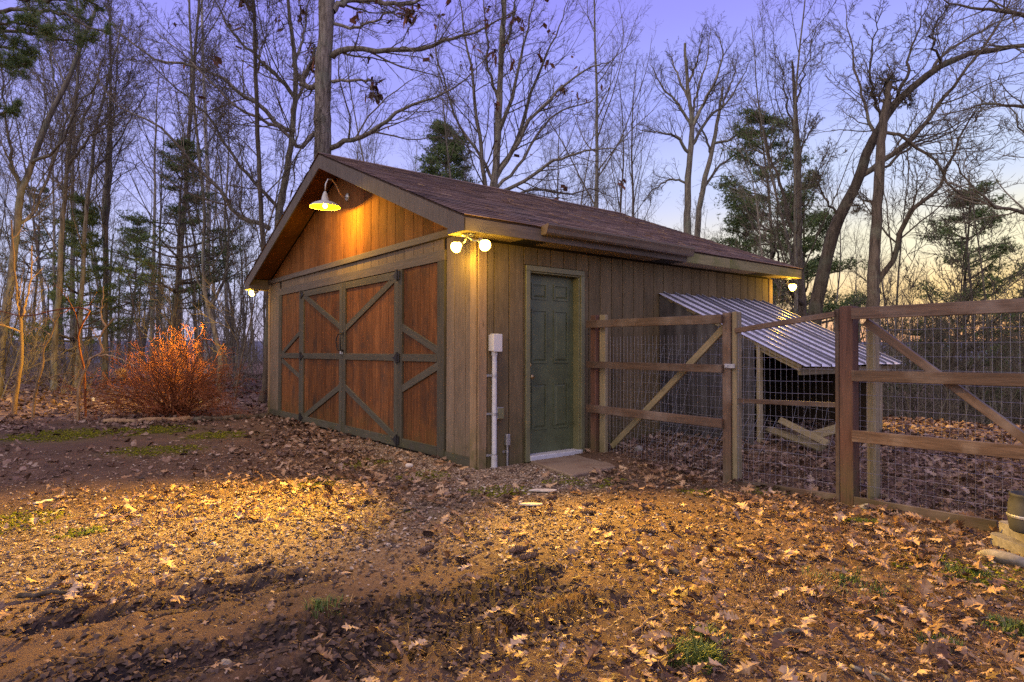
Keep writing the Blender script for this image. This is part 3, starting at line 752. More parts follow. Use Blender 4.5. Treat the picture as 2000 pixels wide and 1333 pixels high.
# gooseneck barn lamp
gl = thing('gooseneck_lamp', 'gooseneck barn lamp with a wide round shade glowing on the gable', 'lamp', (-3.42, -.014, 3.44))
sc_ = Vector((-3.02, -.47, 3.19))      # centre of the rim
b_ = MB(); b_.lathe([(0, 0), (.062, 0), (.066, .006), (.05, .02), (.022, .03), (0, .032)], Matrix.Translation((-3.32, -.016, 3.45)) @ Matrix.Rotation(math.pi / 2, 4, 'X'), 24); b_.build('wall_plate', M_LAMPM, gl, smooth=True)
b_ = MB()
pts = [Vector((-3.32, -.03, 3.45)), Vector((-3.29, -.09, 3.43)), Vector((-3.24, -.17, 3.47)), Vector((-3.17, -.26, 3.57)), Vector((-3.11, -.34, 3.61)), Vector((-3.05, -.42, 3.585)), Vector((-3.025, -.46, 3.51)), Vector((-3.02, -.47, 3.42))]
b_.tube(pts, .010, 10); b_.build('gooseneck_arm', M_LAMPM, gl, smooth=True)
T_ = Matrix.Translation(sc_)
b_ = MB(); b_.lathe([(.205, -.002), (.208, .004), (.19, .024), (.15, .050), (.09, .074), (.05, .088), (.042, .14), (.03, .18), (.014, .215), (0, .22)], T_, 40)
shd = b_.build('lamp_shade', plain('enamel_shade', (.50, .49, .44), .4, .5), gl, smooth=True)
b_ = MB(); b_.lathe([(.204, .0), (.186, .022), (.146, .048), (.088, .07), (0, .08)], T_, 40)
b_.build('shade_lining', plain('lamplit_lining', (.50, .30, .008), .6, .2), shd, smooth=True)  # yellow of the lamp's light put into the lining colour
b_ = MB(); b_.lathe([(0, .075), (.016, .075), (.018, .05), (.030, .025), (.032, .005), (.02, -.014), (0, -.02)], T_, 20); b_.build('bulb', M_BULB, gl, smooth=True)
pl_ = bpy.data.lights.new('shade_glow', 'POINT'); pl_.energy = 85; pl_.color = WARM; pl_.shadow_soft_size = .03
po_ = bpy.data.objects.new('shade_glow', pl_); link(po_, gl, Matrix.Translation(sc_ + Vector((0, 0, -.035))))

# ------------------------------------------------------------------ pipes on the side wall
cp = thing('conduit_pipe', 'tall white plastic pipe with a box on top, beside the garage corner', 'conduit', (.05, .165, 0))
b_ = MB(); b_.tube([(.052, .165, -.03), (.052, .165, 1.20)], .026, 16, False); b_.tube([(.052, .165, -.03), (.052, .165, .13)], .033, 16); b_.tube([(.052, .165, 1.17), (.052, .165, 1.215)], .032, 16); b_.build('pipe', M_PVC, cp, smooth=False)
b_ = MB(); b_.box((.018, .112, 1.215), (.115, .212, 1.385)); b_.box((.115, .106, 1.208), (.121, .218, 1.392)); b_.box((.03, .12, 1.385), (.10, .20, 1.395)); b_.bevel(.004); b_.build('junction_box', M_PVC, cp)
for z in (.13, .56, .96):
    b_ = MB(); b_.tube([(.052 + .0, .165, z - .012), (.052, .165, z + .012)], .032, 16, False); b_.box((.016, .085, z - .012), (.022, .14, z + .012)); b_.box((.022, .125, z - .012), (.05, .137, z + .012)); b_.build('pipe_strap', M_STEEL, cp)
ob = thing('outlet_box', 'small grey outlet box on the wall behind the tall white pipe', 'outlet box', (.03, .255, .54))
b_ = MB(); b_.box((.014, .20, .50), (.06, .285, .625)); b_.bevel(.004); b_.build('box_body', M_STEEL, ob)
b_ = MB(); b_.box((.061, .205, .505), (.072, .28, .62)); b_.bevel(.004); b_.build('box_cover', M_FRAMEG, ob)
c2 = thing('conduit_pipe', 'short thin grey conduit with a small box, between pipe and green door', 'conduit', (.04, .345, 0))
b_ = MB(); b_.tube([(.042, .345, -.03), (.042, .345, .22)], .012, 12); b_.build('pipe', M_STEEL, c2)
b_ = MB(); b_.box((.018, .32, .215), (.066, .37, .335)); b_.bevel(.005); b_.build('junction_box', M_STEEL, c2)
b_ = MB(); b_.box((.015, .30, .135), (.022, .345, .16)); b_.tube([(.042, .345, .135), (.042, .345, .16)], .016, 12); b_.build('pipe_strap', M_STEEL, c2)

# ------------------------------------------------------------------ step slab
b_ = MB(); p_ = [G(1036, 899, .04), G(1118, 927, .04), G(1203, 909, .04), (.10, 1.52)]
b_.prism([(x, y, -.05) for x, y in p_], (0, 0, .082)); b_.bevel(.008)
tag(b_.build('step_slab', M_CONC), 'flat square concrete step lying before the green side door', 'step')

# ================================================================== FENCE
def wire_grid(name, o, ex, ez, w, h, sx=.051, sz=.102, r=.0011, mat=None, parent=None, sag=.0, seed=1, jit=.0):
    """welded wire: origin o, unit vectors ex, ez"""
    o = np.array(o, float); ex = np.array(ex, float); ez = np.array(ez, float); en = np.cross(ex, ez)
    rg = np.random.default_rng(seed); V = []; Q = []
    def wire(a, b):
        n = 8; t = np.linspace(0, 1, n)[:, None]
        P_ = a + (b - a) * t
        u = (P_ - o) @ ex / w; v = (P_ - o) @ ez / h
        P_ = P_ + en * (sag * np.sin(u * 5 + v * 3 + seed)[:, None]) + (ex + ez) * (jit * np.sin(u * 9 + v * 7 + seed * 2)[:, None])
        d = (b - a) / np.linalg.norm(b - a); p1 = en; p2 = np.cross(d, en)
        base = len(V)
        for p in P_:
            for k in range(3):
                an = k * 2.0944; V.append(p + r * (math.cos(an) * p1 + math.sin(an) * p2))
        for i in range(n - 1):
            for k in range(3): Q.append((base + i * 3 + k, base + i * 3 + (k + 1) % 3, base + i * 3 + 3 + (k + 1) % 3, base + i * 3 + 3 + k))
    i = 0
    x = .005
    while x < w: wire(o + ex * x, o + ex * x + ez * h); x += sx
    z = .005
    while z < h: wire(o + ez * z + en * r * 1.8, o + ez * z + ex * w + en * r * 1.8); z += sz
    return mk(name, np_mesh(name, V, [Q]), mat or M_WIRE, parent)
FY = 1.45
fl = thing('fence', 'short brown fence section between the garage wall and the gate', 'fence', (1.1, FY, 0))
post = lambda n, x, y, w, d, z0, z1, mat, par: (lambda b_: (b_.box((x - w / 2, y - d / 2, z0), (x + w / 2, y + d / 2, z1)), b_.bevel(.005), b_.build(n, mat, par))[-1])(MB())
post('post', .235, FY + .02, .085, .085, -.1, 1.63, M_POSTR, fl)
post('post', .335, FY + .05, .09, .05, -.1, 1.63, M_PALE, fl)
post('post', 1.985, FY + .0, .085, .10, -.12, 1.575, M_RAIL, fl)
post('post', 2.055, FY + .012, .05, .085, -.12, 1.58, M_PALE, fl)
for z, dz, w in ((1.515, .0, .085), (1.055, .0, .075), (.555, -.005, .085)):
    board('rail', (.19, FY - .052, z + .01), (1.96, FY - .052 - .002, z + dz), w, .035, (0, -1, 0), M_RAIL, fl)
board('brace', (.42, FY + .12, .14), (1.93, FY + .03, 1.44), .065, .035, (0, -1, 0), M_PALE, fl)
wire_grid('wire_mesh', (.29, FY + .09, .06), (1, 0, 0), (0, 0, 1), 1.68, 1.32, parent=fl, sag=.004)
gt = thing('gate', 'narrow wire gate with a slanting top rail between two brown posts', 'gate', (2.55, FY, 0))
board('rail', (2.07, FY - .01, 1.405), (2.965, FY - .01, 1.515), .045, .035, (0, -1, 0), M_RAIL, gt)
board('rail', (2.075, FY + .01, .765), (2.965, FY + .01, .785), .04, .03, (0, -1, 0), M_RAIL, gt)
board('rail', (2.07, FY + .01, .02), (2.965, FY + .01, .045), .055, .035, (0, -1, 0), M_RAIL, gt)
wire_grid('wire_mesh', (2.085, FY - .02, .03), (1, 0, 0.02), (0, 0, 1), .86, 1.47, parent=gt, sag=.006, jit=.002)
b_ = MB(); b_.box((1.98, FY - .075, 1.06), (2.08, FY - .052, 1.10)); b_.box((1.99, FY - .085, 1.068), (2.02, FY - .074, 1.092)); b_.bevel(.003); b_.build('gate_latch', M_STEEL, gt)
fr_ = thing('fence', 'long brown rail fence section right of the gate, with wire mesh', 'fence', (4, FY, 0))
post('post', 3.045, FY + .03, .105, .105, -.12, 1.575, M_POSTR, fr_)
post('post', 2.975, FY + .02, .032, .09, -.1, 1.555, M_RAIL, fr_)
post('post', 3.145, FY + .22, .07, .085, -.1, 1.45, M_PALE, fr_)
post('post', 5.35, FY + .03, .105, .105, -.12, 1.575, M_POSTR, fr_)
for z, w in ((1.512, .09), (1.025, .085), (.555, .09)):
    board('rail', (3.10, FY - .024, z), (5.4, FY - .024, z + .01), w, .035, (0, -1, 0), M_RAIL, fr_)
board('rail', (3.10, FY + .0, .035), (4.02, FY + .0, .04), .085, .03, (0, -1, 0), M_RAIL, fr_)
board('brace', (3.17, FY + .06, 1.45), (4.60, FY + .06, .28), .06, .04, (0, -1, 0), M_RAIL, fr_)
wire_grid('wire_mesh', (3.10, FY + .085, .05), (1, 0, 0), (0, 0, 1), 2.2, 1.42, parent=fr_, sag=.005)
for i, (o, ex, ez, w, h, lab) in enumerate((((.42, 1.80, .18), (.985, .12, -.12), (.09, .22, .97), .62, 1.15, 'bent wire panel leaning on the siding beside the first fence post'),
        ((.85, 2.35, .2), (.97, -.1, .22), (-.20, .25, .95), .9, .62, 'tilted wire panel leaning low behind the middle of the short fence'),
        ((1.0, 2.5, .15), (1, .05, -.06), (.02, .1, .99), .6, 1.45, 'upright wire panel standing before the dark lean-to wall'),
        ((1.9, 2.6, .15), (.98, .12, -.09), (-.12, .3, .94), .8, .55, 'crumpled wire panel lying under the open end of the lean-to'),
        ((.6, 1.95, .12), (.96, .2, -.05), (.05, .85, .5), 1.3, .8, 'flattened wire panel slumped on leaves behind the short fence'))):
    ex = np.array(ex) / np.linalg.norm(ex); ez = np.array(ez); ez = ez - ex * ez.dot(ex); ez /= np.linalg.norm(ez)
    if i in (1,): continue
    o_ = wire_grid('wire_panel', o, ex, ez, w, h, sx=.10, sag=.012, seed=i + 3, jit=.004)
    tag(o_, lab, 'wire panel', 'loose wire panels behind the fence')

# ================================================================== LEAN-TO COOP
co = thing('lean_to', 'animal lean-to with a ribbed metal roof sloping off the side wall', 'lean-to', (1, 4, .15))
XA, ZA, XB, ZB, YA, YB = .03, 1.985, 1.99, 1.055, 2.84, 5.32
def sheet(ya, yb, dz):
    P_ = []; y = ya; pitch = .235
    prof = []
    k = 0
    while y < yb - .01:
        for dy, h in ((0, 0), (.0, 0), (.098, 0), (.106, .030), (.118, .030), (.126, 0)):
            prof.append((y + dy, h))
        y += pitch
    prof = sorted(set((a, h) for a, h in prof if a <= yb)); prof.append((yb, 0))
    V = []; Q = []; ns = 14
    for i in range(ns + 1):
        t = i / ns; x = XA + (XB - XA) * t; z = ZA + (ZB - ZA) * t + dz
        for (a, h) in prof:
            V.append((x, a, z + h + .006 * math.sin(a * 4 + t * 3) + .003 * math.sin(t * 9 + a)))
    n = len(prof)
    for i in range(ns):
        for j in range(n - 1): Q.append((i * n + j, i * n + j + 1, (i + 1) * n + j + 1, (i + 1) * n + j))
    me_ = np_mesh('metal_sheet', V, [Q]); me_.materials.append(M_METAL); me_.materials.append(M_RIBSHADE)
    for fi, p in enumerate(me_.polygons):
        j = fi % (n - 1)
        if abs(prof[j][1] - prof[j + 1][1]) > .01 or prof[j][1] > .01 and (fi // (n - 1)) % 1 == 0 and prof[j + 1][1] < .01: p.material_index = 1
    o = mk('metal_sheet', me_, None, co)
    return o
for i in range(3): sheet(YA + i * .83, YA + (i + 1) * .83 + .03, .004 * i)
rafz = lambda x, d: ZA + (ZB - ZA) * (x - XA) / (XB - XA) - d
for y in (YA + .06, YA + 1.2, YB - .1):
    b_ = MB(); b_.prism([(XA, y, rafz(XA, .015)), (XB - .1, y, rafz(XB - .1, .015)), (XB - .1, y, rafz(XB - .1, .10)), (XA, y, rafz(XA, .10))], (0, .04, 0)); b_.bevel(.003); b_.build('rafter', M_PALE, co)
board('edge_trim', (XA + .02, YA + .058, rafz(XA + .02, .03)), (XB - .06, YA + .058, rafz(XB - .06, .03)), .04, .03, (0, -1, 0), M_PALE, co)
board('purlin', (XB - .14, YA + .10, rafz(XB - .14, .12)), (XB - .14, YB - .1, rafz(XB - .14, .12)), .08, .035, (1, 0, 0), M_PALE, co)
for x, y in ((1.42, YA + .07), (1.80, YB - .2), (1.80, 4.05)):
    post('post', x, y, .045, .07, 0.05, rafz(x, .02), M_PALE, co)
# sheet wall at the near end (crinkled plastic over boards)
V = []; Q = []; nx, nz = 46, 24
for i in range(nx + 1):
    x = .03 + (1.38 - .03) * i / nx
    for j in range(nz + 1):
        zt_ = rafz(x, .03); z = .02 + (zt_ - .02) * j / nz
        w_ = .010 * math.sin(x * 17 + 1.5 * math.sin(z * 2.1)) + .006 * math.sin(x * 41 + z * 3) + .012 * math.sin(z * 3 + x * 4)
        V.append((x, YA + .02 + w_ * (1 if 0 < i < nx else .2), z))
for i in range(nx):
    for j in range(nz): Q.append((i * (nz + 1) + j, (i + 1) * (nz + 1) + j, (i + 1) * (nz + 1) + j + 1, i * (nz + 1) + j + 1))
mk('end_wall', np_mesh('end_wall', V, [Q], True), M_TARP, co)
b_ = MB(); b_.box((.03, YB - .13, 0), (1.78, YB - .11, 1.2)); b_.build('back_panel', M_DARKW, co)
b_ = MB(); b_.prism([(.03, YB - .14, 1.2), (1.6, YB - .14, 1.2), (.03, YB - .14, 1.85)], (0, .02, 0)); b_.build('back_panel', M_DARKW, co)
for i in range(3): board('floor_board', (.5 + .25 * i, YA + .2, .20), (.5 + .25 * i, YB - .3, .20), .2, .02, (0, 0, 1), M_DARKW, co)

def lumber(label, p0, p1, w, t, n, mat=M_PALE):
    o = board('scrap_board', p0, p1, w, t, n, mat, None); tag(o, label, 'board', 'scrap lumber under the lean-to'); return o
a = lambda px, py, Y: tuple(on_plane(px, py, 1, Y))
lumber('pale board propped highest in the scrap under the lean-to', a(1525, 822, 3.0), a(1618, 868, 2.7), .07, .03, (0, -1, .5))
lumber('lower pale board lying crosswise under the lean-to', a(1500, 840, 3.05), a(1608, 880, 2.75), .09, .03, (0, -.6, 1))
lumber('pale board leaning left against the gate post side under the lean-to', a(1560, 860, 3.2), a(1650, 835, 3.3), .10, .03, (0, -1, .3))
lumber('thin grey board lying deep in the lean-to shade', a(1490, 838, 3.6), a(1560, 846, 3.5), .06, .03, (0, -1, .3), M_RAIL)

# ------------------------------------------------------------------ stones and planter at the right edge
z_ = .0
c = Vector((4.42, .50, .05))
def stone_block(label, px, py, z, size, rot, seed, cat='stone block'):
    x, y = G(px, py, z)
    b_ = MB(); b_.box((-size[0] / 2, -size[1] / 2, 0), (size[0] / 2, size[1] / 2, size[2])); bmesh.ops.subdivide_edges(b_.bm, edges=b_.bm.edges[:], cuts=4, use_grid_fill=True)
    r = random.Random(seed); ph = [(Vector([r.uniform(-9, 9) for _ in range(3)]), r.uniform(0, 6)) for _ in range(6)]
    for v in b_.bm.verts:
        k = sum(math.sin(v.co.dot(q) * 2 + p) for q, p in ph) / 6
        f = 1 - .12 * ((2 * abs(v.co.x) / size[0]) ** 6 * (2 * abs(v.co.y) / size[1]) ** 6)
        v.co = Vector((v.co.x * f, v.co.y * f, v.co.z)) + v.co.normalized() * k * .018
    o = b_.build('stone_block', M_STONE, None, Matrix.Translation((x, y, z - .02)) @ Matrix.Rotation(rot, 4, 'Z')); tag(o, label, cat); return o
stone_block('rough pale stone block, lowest at the right fence foot', 2030, 1085, .0, (.52, .26, .085), -.62, 1)
stone_block('smaller smooth pale block carrying the dark ribbed pot', 2020, 1052, .065, (.34, .22, .085), -.62, 2)
b_ = MB(); b_.blob((0, 0, 0), (.13, .07, .035), 4, .2); x, y = G(1968, 1092, .02); tag(b_.build('flat_rock', M_STONE, None, Matrix.Translation((x, y, .02)), True), 'flat rough rock leaning before the stone blocks', 'rock')
pt = thing('planter', 'dark weathered pot standing on the pale blocks at the right edge', 'pot', (*G(2010, 1035, .13), .13))
x, y = G(2012, 1040, .135); Mx = Matrix.Translation((x, y, .135))
b_ = MB(); b_.lathe([(0, 0), (.085, 0), (.098, .012), (.105, .05), (.108, .11), (.104, .17), (.094, .205), (.10, .215), (.10, .228), (.085, .23), (.082, .21), (0, .20)], Mx, 28); b_.build('pot_body', plain('dark_clay', (.05, .05, .052), .7, .3, 0, .4, 9, (.12, .07, .055)), pt, smooth=True)
b_ = MB(); b_.lathe([(.109, .085), (.113, .09), (.113, .10), (.109, .105)], Mx, 28); b_.build('pot_band', M_STEEL, pt)
# far timber edging at the left
for i, (a_, b2, lab) in enumerate(((G(200, 829), G(372, 823), 'long weathered log edging the yard before the red-brown bush'), (G(375, 826), G(528, 815), 'second edging log running from the bush to the garage corner'))):
    b_ = MB(); n = 9; pts = []
    for k in range(n):
        t = k / (n - 1); x = a_[0] + (b2[0] - a_[0]) * t; y = a_[1] + (b2[1] - a_[1]) * t
        pts.append((x + .02 * math.sin(k * 2.1), y + .02 * math.cos(k), float(height(x, y)) + .03 + .01 * math.sin(k * 1.7)))
    b_.tube(pts, [.05 + .008 * math.sin(k * 1.9) for k in range(n)], 9); tag(b_.build('edging_log', M_SAPL if i == 0 else M_BARKD, smooth=True), lab, 'log')
for lab, px, py in (('tiny white utility flag in the leaves left of the bush', 179, 791), ('tiny white utility flag right of the bush', 388, 792)):
    x, y = G(px, py + 6); t_ = thing('marker_flag', lab, 'flag', (x, y, float(height(x, y))))
    z = float(height(x, y)); b_ = MB(); b_.tube([(x, y, z), (x + .01, y, z + .16)], .003, 4); b_.build('stake', M_STEEL, t_)
    b_ = MB(); b_.prism([(x + .01, y, z + .16), (x + .03, y + .05, z + .13), (x + .02, y + .05, z + .07), (x + .01, y, z + .09)], (.002, .002, 0)); b_.build('flag_sheet', M_PVC, t_)

# ================================================================== TREES
def unit(v): return v / (np.linalg.norm(v, axis=-1, keepdims=True) + 1e-9)
def grow(rng, start, dirs, lens, r0, r1, P, wig, up, flat=0.0):
    Bn = len(start); pts = np.zeros((Bn, P, 3)); pts[:, 0] = start; d = unit(dirs)
    st = lens / (P - 1)
    for i in range(1, P):
        d = unit(d + wig * rng.normal(size=(Bn, 3)) + np.array([0, 0, up]))
        if flat: d = unit(d * np.array([1, 1, 1 - flat]))
        pts[:, i] = pts[:, i - 1] + d * st[:, None]
    t = np.linspace(0, 1, P)[None]
    rad = r0[:, None] * (1 - t) + r1[:, None] * t
    return pts, rad
def offspring(rng, pts, rad, n, tmin, tmax, ang0, ang1, lf, rf, lens=None, rmin=.003):
    Bn, P, _ = pts.shape
    t = tmin + (tmax - tmin) * (np.arange(n)[None] + rng.random((Bn, n))) / n
    f = t * (P - 1); i = np.minimum(f.astype(int), P - 2); fr = (f - i)[..., None]
    b = np.arange(Bn)[:, None]
    p0 = pts[b, i]; p1 = pts[b, i + 1]; pos = p0 * (1 - fr) + p1 * fr; tan = unit(p1 - p0)
    rr = rad[b, i] * (1 - fr[..., 0]) + rad[b, i + 1] * fr[..., 0]
    rnd = rng.normal(size=pos.shape); perp = unit(rnd - tan * (rnd * tan).sum(-1, keepdims=True))
    a = rng.uniform(ang0, ang1, (Bn, n))[..., None]
    d = np.cos(a) * tan + np.sin(a) * perp
    L_ = np.linalg.norm(np.diff(pts, axis=1), axis=-1).sum(1)[:, None] if lens is None else lens[:, None]
    ln = L_ * lf * (1.12 - .75 * (t - tmin) / max(tmax - tmin, 1e-3)) * rng.uniform(.6, 1.3, (Bn, n))
    r0 = np.maximum(rr * rf * rng.uniform(.7, 1.05, (Bn, n)), rmin)
    return pos.reshape(-1, 3), d.reshape(-1, 3), ln.ravel(), r0.ravel()
class TB:
    """collects tubes with numpy"""
    def __init__(s): s.V = []; s.Q = []; s.n = 0
    def add(s, pts, rad, k):
        Bn, P, _ = pts.shape
        tan = np.empty_like(pts); tan[:, 1:-1] = pts[:, 2:] - pts[:, :-2]; tan[:, 0] = pts[:, 1] - pts[:, 0]; tan[:, -1] = pts[:, -1] - pts[:, -2]; tan = unit(tan)
        ref = np.where(np.abs(tan[:, :1, 2:3]) > .8, np.array([1., .1, 0]), np.array([0.03, .1, 1.]))
        u = unit(np.cross(tan, ref)); v = np.cross(tan, u)
        an = np.arange(k) * 2 * np.pi / k
        ring = pts[:, :, None] + rad[:, :, None, None] * (np.cos(an)[None, None, :, None] * u[:, :, None] + np.sin(an)[None, None, :, None] * v[:, :, None])
        s.V.append(ring.reshape(-1, 3))
        b, i, j = np.meshgrid(np.arange(Bn), np.arange(P - 1), np.arange(k), indexing='ij'); j2 = (j + 1) % k
        base = s.n + b * P * k
        s.Q.append(np.stack([base + i * k + j, base + i * k + j2, base + (i + 1) * k + j2, base + (i + 1) * k + j], -1).reshape(-1, 4))
        s.n += Bn * P * k
    def mesh(s, name, smooth=True): return np_mesh(name, np.vstack(s.V), [np.vstack(s.Q)], smooth)
def spline(P_, n, rng=None, wig=0.0):
    P_ = np.asarray(P_, float); m_ = len(P_)
    if m_ == 2: P_ = np.stack([P_[0], (P_[0] + P_[1]) / 2, P_[1]]); m_ = 3
    E_ = np.vstack([2 * P_[0] - P_[1], P_, 2 * P_[-1] - P_[-2]])
    t = np.linspace(0, m_ - 1 - 1e-6, n); i = t.astype(int); f = (t - i)[:, None]
    a, b, c, d = E_[i], E_[i + 1], E_[i + 2], E_[i + 3]
    q = .5 * (2 * b + (c - a) * f + (2 * a - 5 * b + 4 * c - d) * f ** 2 + (3 * b - a - 3 * c + d) * f ** 3)
    if rng is not None and wig: q[1:-1] += rng.normal(size=(n - 2, 3)) * wig
    return q
def twigs_from(rng, tb, pts, rad, spec, out=None):
    """spec: list of (n, tmin, tmax, a0, a1, lf, rf, P, k, wig, up, rmin)"""
    for (n, t0, t1, a0, a1, lf, rf, P, k, wig, up, rmin) in spec:
        pos, d, ln, r0 = offspring(rng, pts, rad, n, t0, t1, a0, a1, lf, rf, rmin=rmin)
        ln = np.clip(ln, .05, 7)
        pts, rad = grow(rng, pos, d, ln, r0, r0 * .22, P, wig, up)
        tb.add(pts, rad, k)
        if out is not None: out.append((pts, rad))
    return pts, rad
TWO = [(7, .12, .98, .45, 1.0, .42, .58, 6, 3, .16, .03, .0055), (6, .15, 1, .45, 1.0, .45, .65, 4, 3, .2, .03, .0042)]
SPEC_FINE = [(18, .10, .98, .4, .95, .46, .42, 9, 4, .13, .05, .006)] + TWO

def hero(label, trunk, tr, depth, limbs, seed, mat=M_BARK, auto=0, spec=None, auto_dir=(.4, .9), group=None, auto_t=(.35, .98), name='bare_tree', auto_len=None, limbs_as_parts=True, leaves=0, auto_up=.06, auto_lf=.35):
    """trunk: pixel polyline bottom->top; tr: radii px at ends; limbs: (polyline px, r0px, r1px, depth offset at tip)"""
    rng = np.random.default_rng(seed); sc = depth / F
    T = spline([at(x, y, depth) for x, y in trunk], 26, rng, .012)
    base = T[0].copy(); zb = float(height(base[0], base[1])) - .1
    root = thing(name, label, 'tree', (base[0], base[1], zb + .1), group)
    rad = np.linspace(tr[0], tr[1], 26) * sc * .9; 
    if base[2] > zb:      # carry the trunk down to the ground
        ext = np.array([[base[0], base[1], zb + (base[2] - zb) * q] for q in np.linspace(0, .92, 6)]); T = np.vstack([ext, T]); rad = np.concatenate([rad[0] * np.linspace(1.45, 1.02, 6), rad])
    else: rad[:3] *= np.array([1.35, 1.15, 1.05])
    rad = rad * (1 + .05 * rng.normal(size=len(rad)))
    tb = TB(); tb.add(T[None], rad[None], 14); mk('trunk', tb.mesh('trunk'), mat, root)
    Lp, Lr = [], []
    for (pl_, r0, r1, dz) in limbs:
        n = len(pl_); dd = [depth + dz * i / (n - 1) for i in range(n)]
        Q_ = spline([at(x, y, d) for (x, y), d in zip(pl_, dd)], 18, rng, .02); rr = np.linspace(r0 * .85, r1 * .45, 18) * sc
        Lp.append(Q_); Lr.append(rr)
    if auto:
        Tn = T[None]; pos, d, ln, r0 = offspring(rng, Tn, rad[None], auto, auto_t[0], auto_t[1], auto_dir[0], auto_dir[1], auto_lf, .36, lens=np.array([auto_len]) if auto_len else None)
        P_, R_ = grow(rng, pos, d, ln, r0, r0 * .12, 18, .07, auto_up); Lp += list(P_); Lr += list(R_)
    if Lp:
        Lp = np.array(Lp); Lr = np.array(Lr)
        for P_, R_ in zip(Lp, Lr):
            tb = TB(); tb.add(P_[None], R_[None], 8 if R_[0] > .03 else 6); mk('limb', tb.mesh('limb'), mat, root)
        tb = TB(); out = []
        twigs_from(rng, tb, Lp, Lr, spec or SPEC_FINE, out)
        tag(mk('twigs', tb.mesh('twigs', False), M_TWIG, root), kind='stuff')
        if leaves:
            pp = out[-1][0][:, -1]; sel = rng.choice(len(pp), leaves, replace=False) if not isinstance(leaves, tuple) else None
            Vl, Fl = [], []
            cl = pp[rng.choice(len(pp), max(6, leaves // 5))]
            d_ = np.linalg.norm(pp[:, None] - cl[None], axis=2).min(1); sel = np.argsort(d_)[:leaves]
            for q in pp[sel]:
                a = rng.normal(size=3) * .05; b = rng.normal(size=3) * .035; a[2] -= .05
                i0 = len(Vl); Vl += [q, q + a + b, q + 2 * a, q + a - b]; Fl.append((i0, i0 + 1, i0 + 2, i0 + 3))
            tag(mk('clinging_leaves', np_mesh('clinging_leaves', Vl, [Fl]), M_BRANCHLEAF, root), kind='stuff')
    return root

# --- big oak behind the roof peak
hero('thick grey oak trunk rising right behind the garage roof peak', [(633, 560), (632, 420), (630, 290), (630, 220), (632, 130), (637, 40), (642, -60), (650, -190)], (20, 15), 15.3,
     [([(650, 22), (665, 8), (700, -2), (760, 9), (800, 6), (840, -6), (900, -40)], 8, 4, .5),
      ([(650, 110), (672, 98), (730, 97), (800, 99), (860, 84), (905, 70), (960, 48), (1010, 20)], 7.5, 2, -1.2),
      ([(648, 160), (690, 157), (725, 158), (728, 178), (738, 195)], 4, 1.5, .1),
      ([(653, 47), (690, 55), (715, 46), (738, 40), (755, 26), (780, 36), (805, 40)], 4, 1, -.5),
      ([(618, 165), (603, 170), (588, 160), (598, 140), (612, 110), (618, 95)], 7, 4, .4),
      ([(615, 260), (585, 290), (560, 262), (520, 235), (470, 215), (420, 170), (360, 110), (300, 60)], 5.5, 1.5, -1.5),
      ([(645, 290), (680, 275), (720, 262), (760, 232), (800, 208), (850, 190), (900, 165), (965, 100)], 6.5, 1.5, -1.0),
      ([(630, -60), (560, -120), (480, -150)], 8, 3, -2), ([(645, -100), (720, -170), (820, -200)], 8, 3, -2)], 3, M_OAK, leaves=260)
hero('forked grey tree with long arching limbs, left of the roof peak', [(540, 700), (543, 440), (555, 370), (566, 300), (573, 230), (578, 165), (574, 100), (566, 40), (556, -60)], (8.5, 3), 16,
     [([(575, 255), (545, 248), (512, 210), (478, 190), (440, 160), (400, 140), (350, 124), (305, 118), (262, 88), (230, 60), (190, 20)], 6, 1.5, -2),
      ([(546, 408), (510, 370), (470, 325), (432, 272), (405, 225), (360, 185), (320, 150), (270, 100)], 4.5, 1.5, -1.5),
      ([(528, 448), (490, 430), (455, 412), (436, 380), (400, 345), (365, 305), (330, 262), (280, 230), (225, 205), (190, 150)], 6, 1.5, -2.5),
      ([(575, 190), (540, 150), (500, 110), (450, 60), (420, 0), (400, -60)], 5, 1.5, -1),
      ([(572, 130), (590, 80), (600, 20), (620, -60)], 4, 1.5, 1), ([(577, 200), (600, 150), (625, 90), (660, 30)], 4, 1, 1)], 4, M_BARK, auto=5, auto_t=(.5, .95), leaves=120)
hero('bare spreading tree with upright stems behind the middle of the roof', [(965, 700), (963, 420), (965, 360), (972, 280), (976, 190), (980, 90), (984, 0), (988, -100)], (10, 4.5), 18,
     [([(950, 420), (945, 340), (932, 240), (922, 150), (905, 60), (895, -20)], 6, 2, 0),
      ([(968, 350), (1000, 300), (1030, 245), (1070, 200), (1110, 160), (1160, 130), (1185, 125)], 5.5, 1.5, -1),
      ([(970, 345), (1010, 270), (1035, 190), (1060, 120), (1090, 60), (1110, 0)], 5.5, 1.5, 1),
      ([(974, 260), (1000, 190), (1015, 120), (1035, 40), (1050, -30)], 5, 1.5, -1),
      ([(976, 200), (955, 140), (950, 60), (940, -40)], 4, 1.5, .5),
      ([(966, 380), (1030, 350), (1080, 315), (1130, 300), (1180, 290), (1220, 300)], 5, 1.2, -1.5),
      ([(966, 395), (1050, 372), (1110, 380), (1160, 370), (1200, 390)], 4, 1.2, 1.5),
      ([(968, 370), (1015, 320), (1060, 250), (1100, 215), (1150, 200), (1190, 165)], 4, 1.2, .5),
      ([(980, 100), (1000, 50), (1010, -10), (1030, -60)], 4, 1.5, 1), ([(978, 150), (985, 60), (975, -30)], 3.5, 1.5, -1),
      ([(966, 360), (935, 300), (900, 250), (870, 170), (850, 90), (860, 20)], 4, 1.5, 0)], 5, M_BARK, leaves=220)
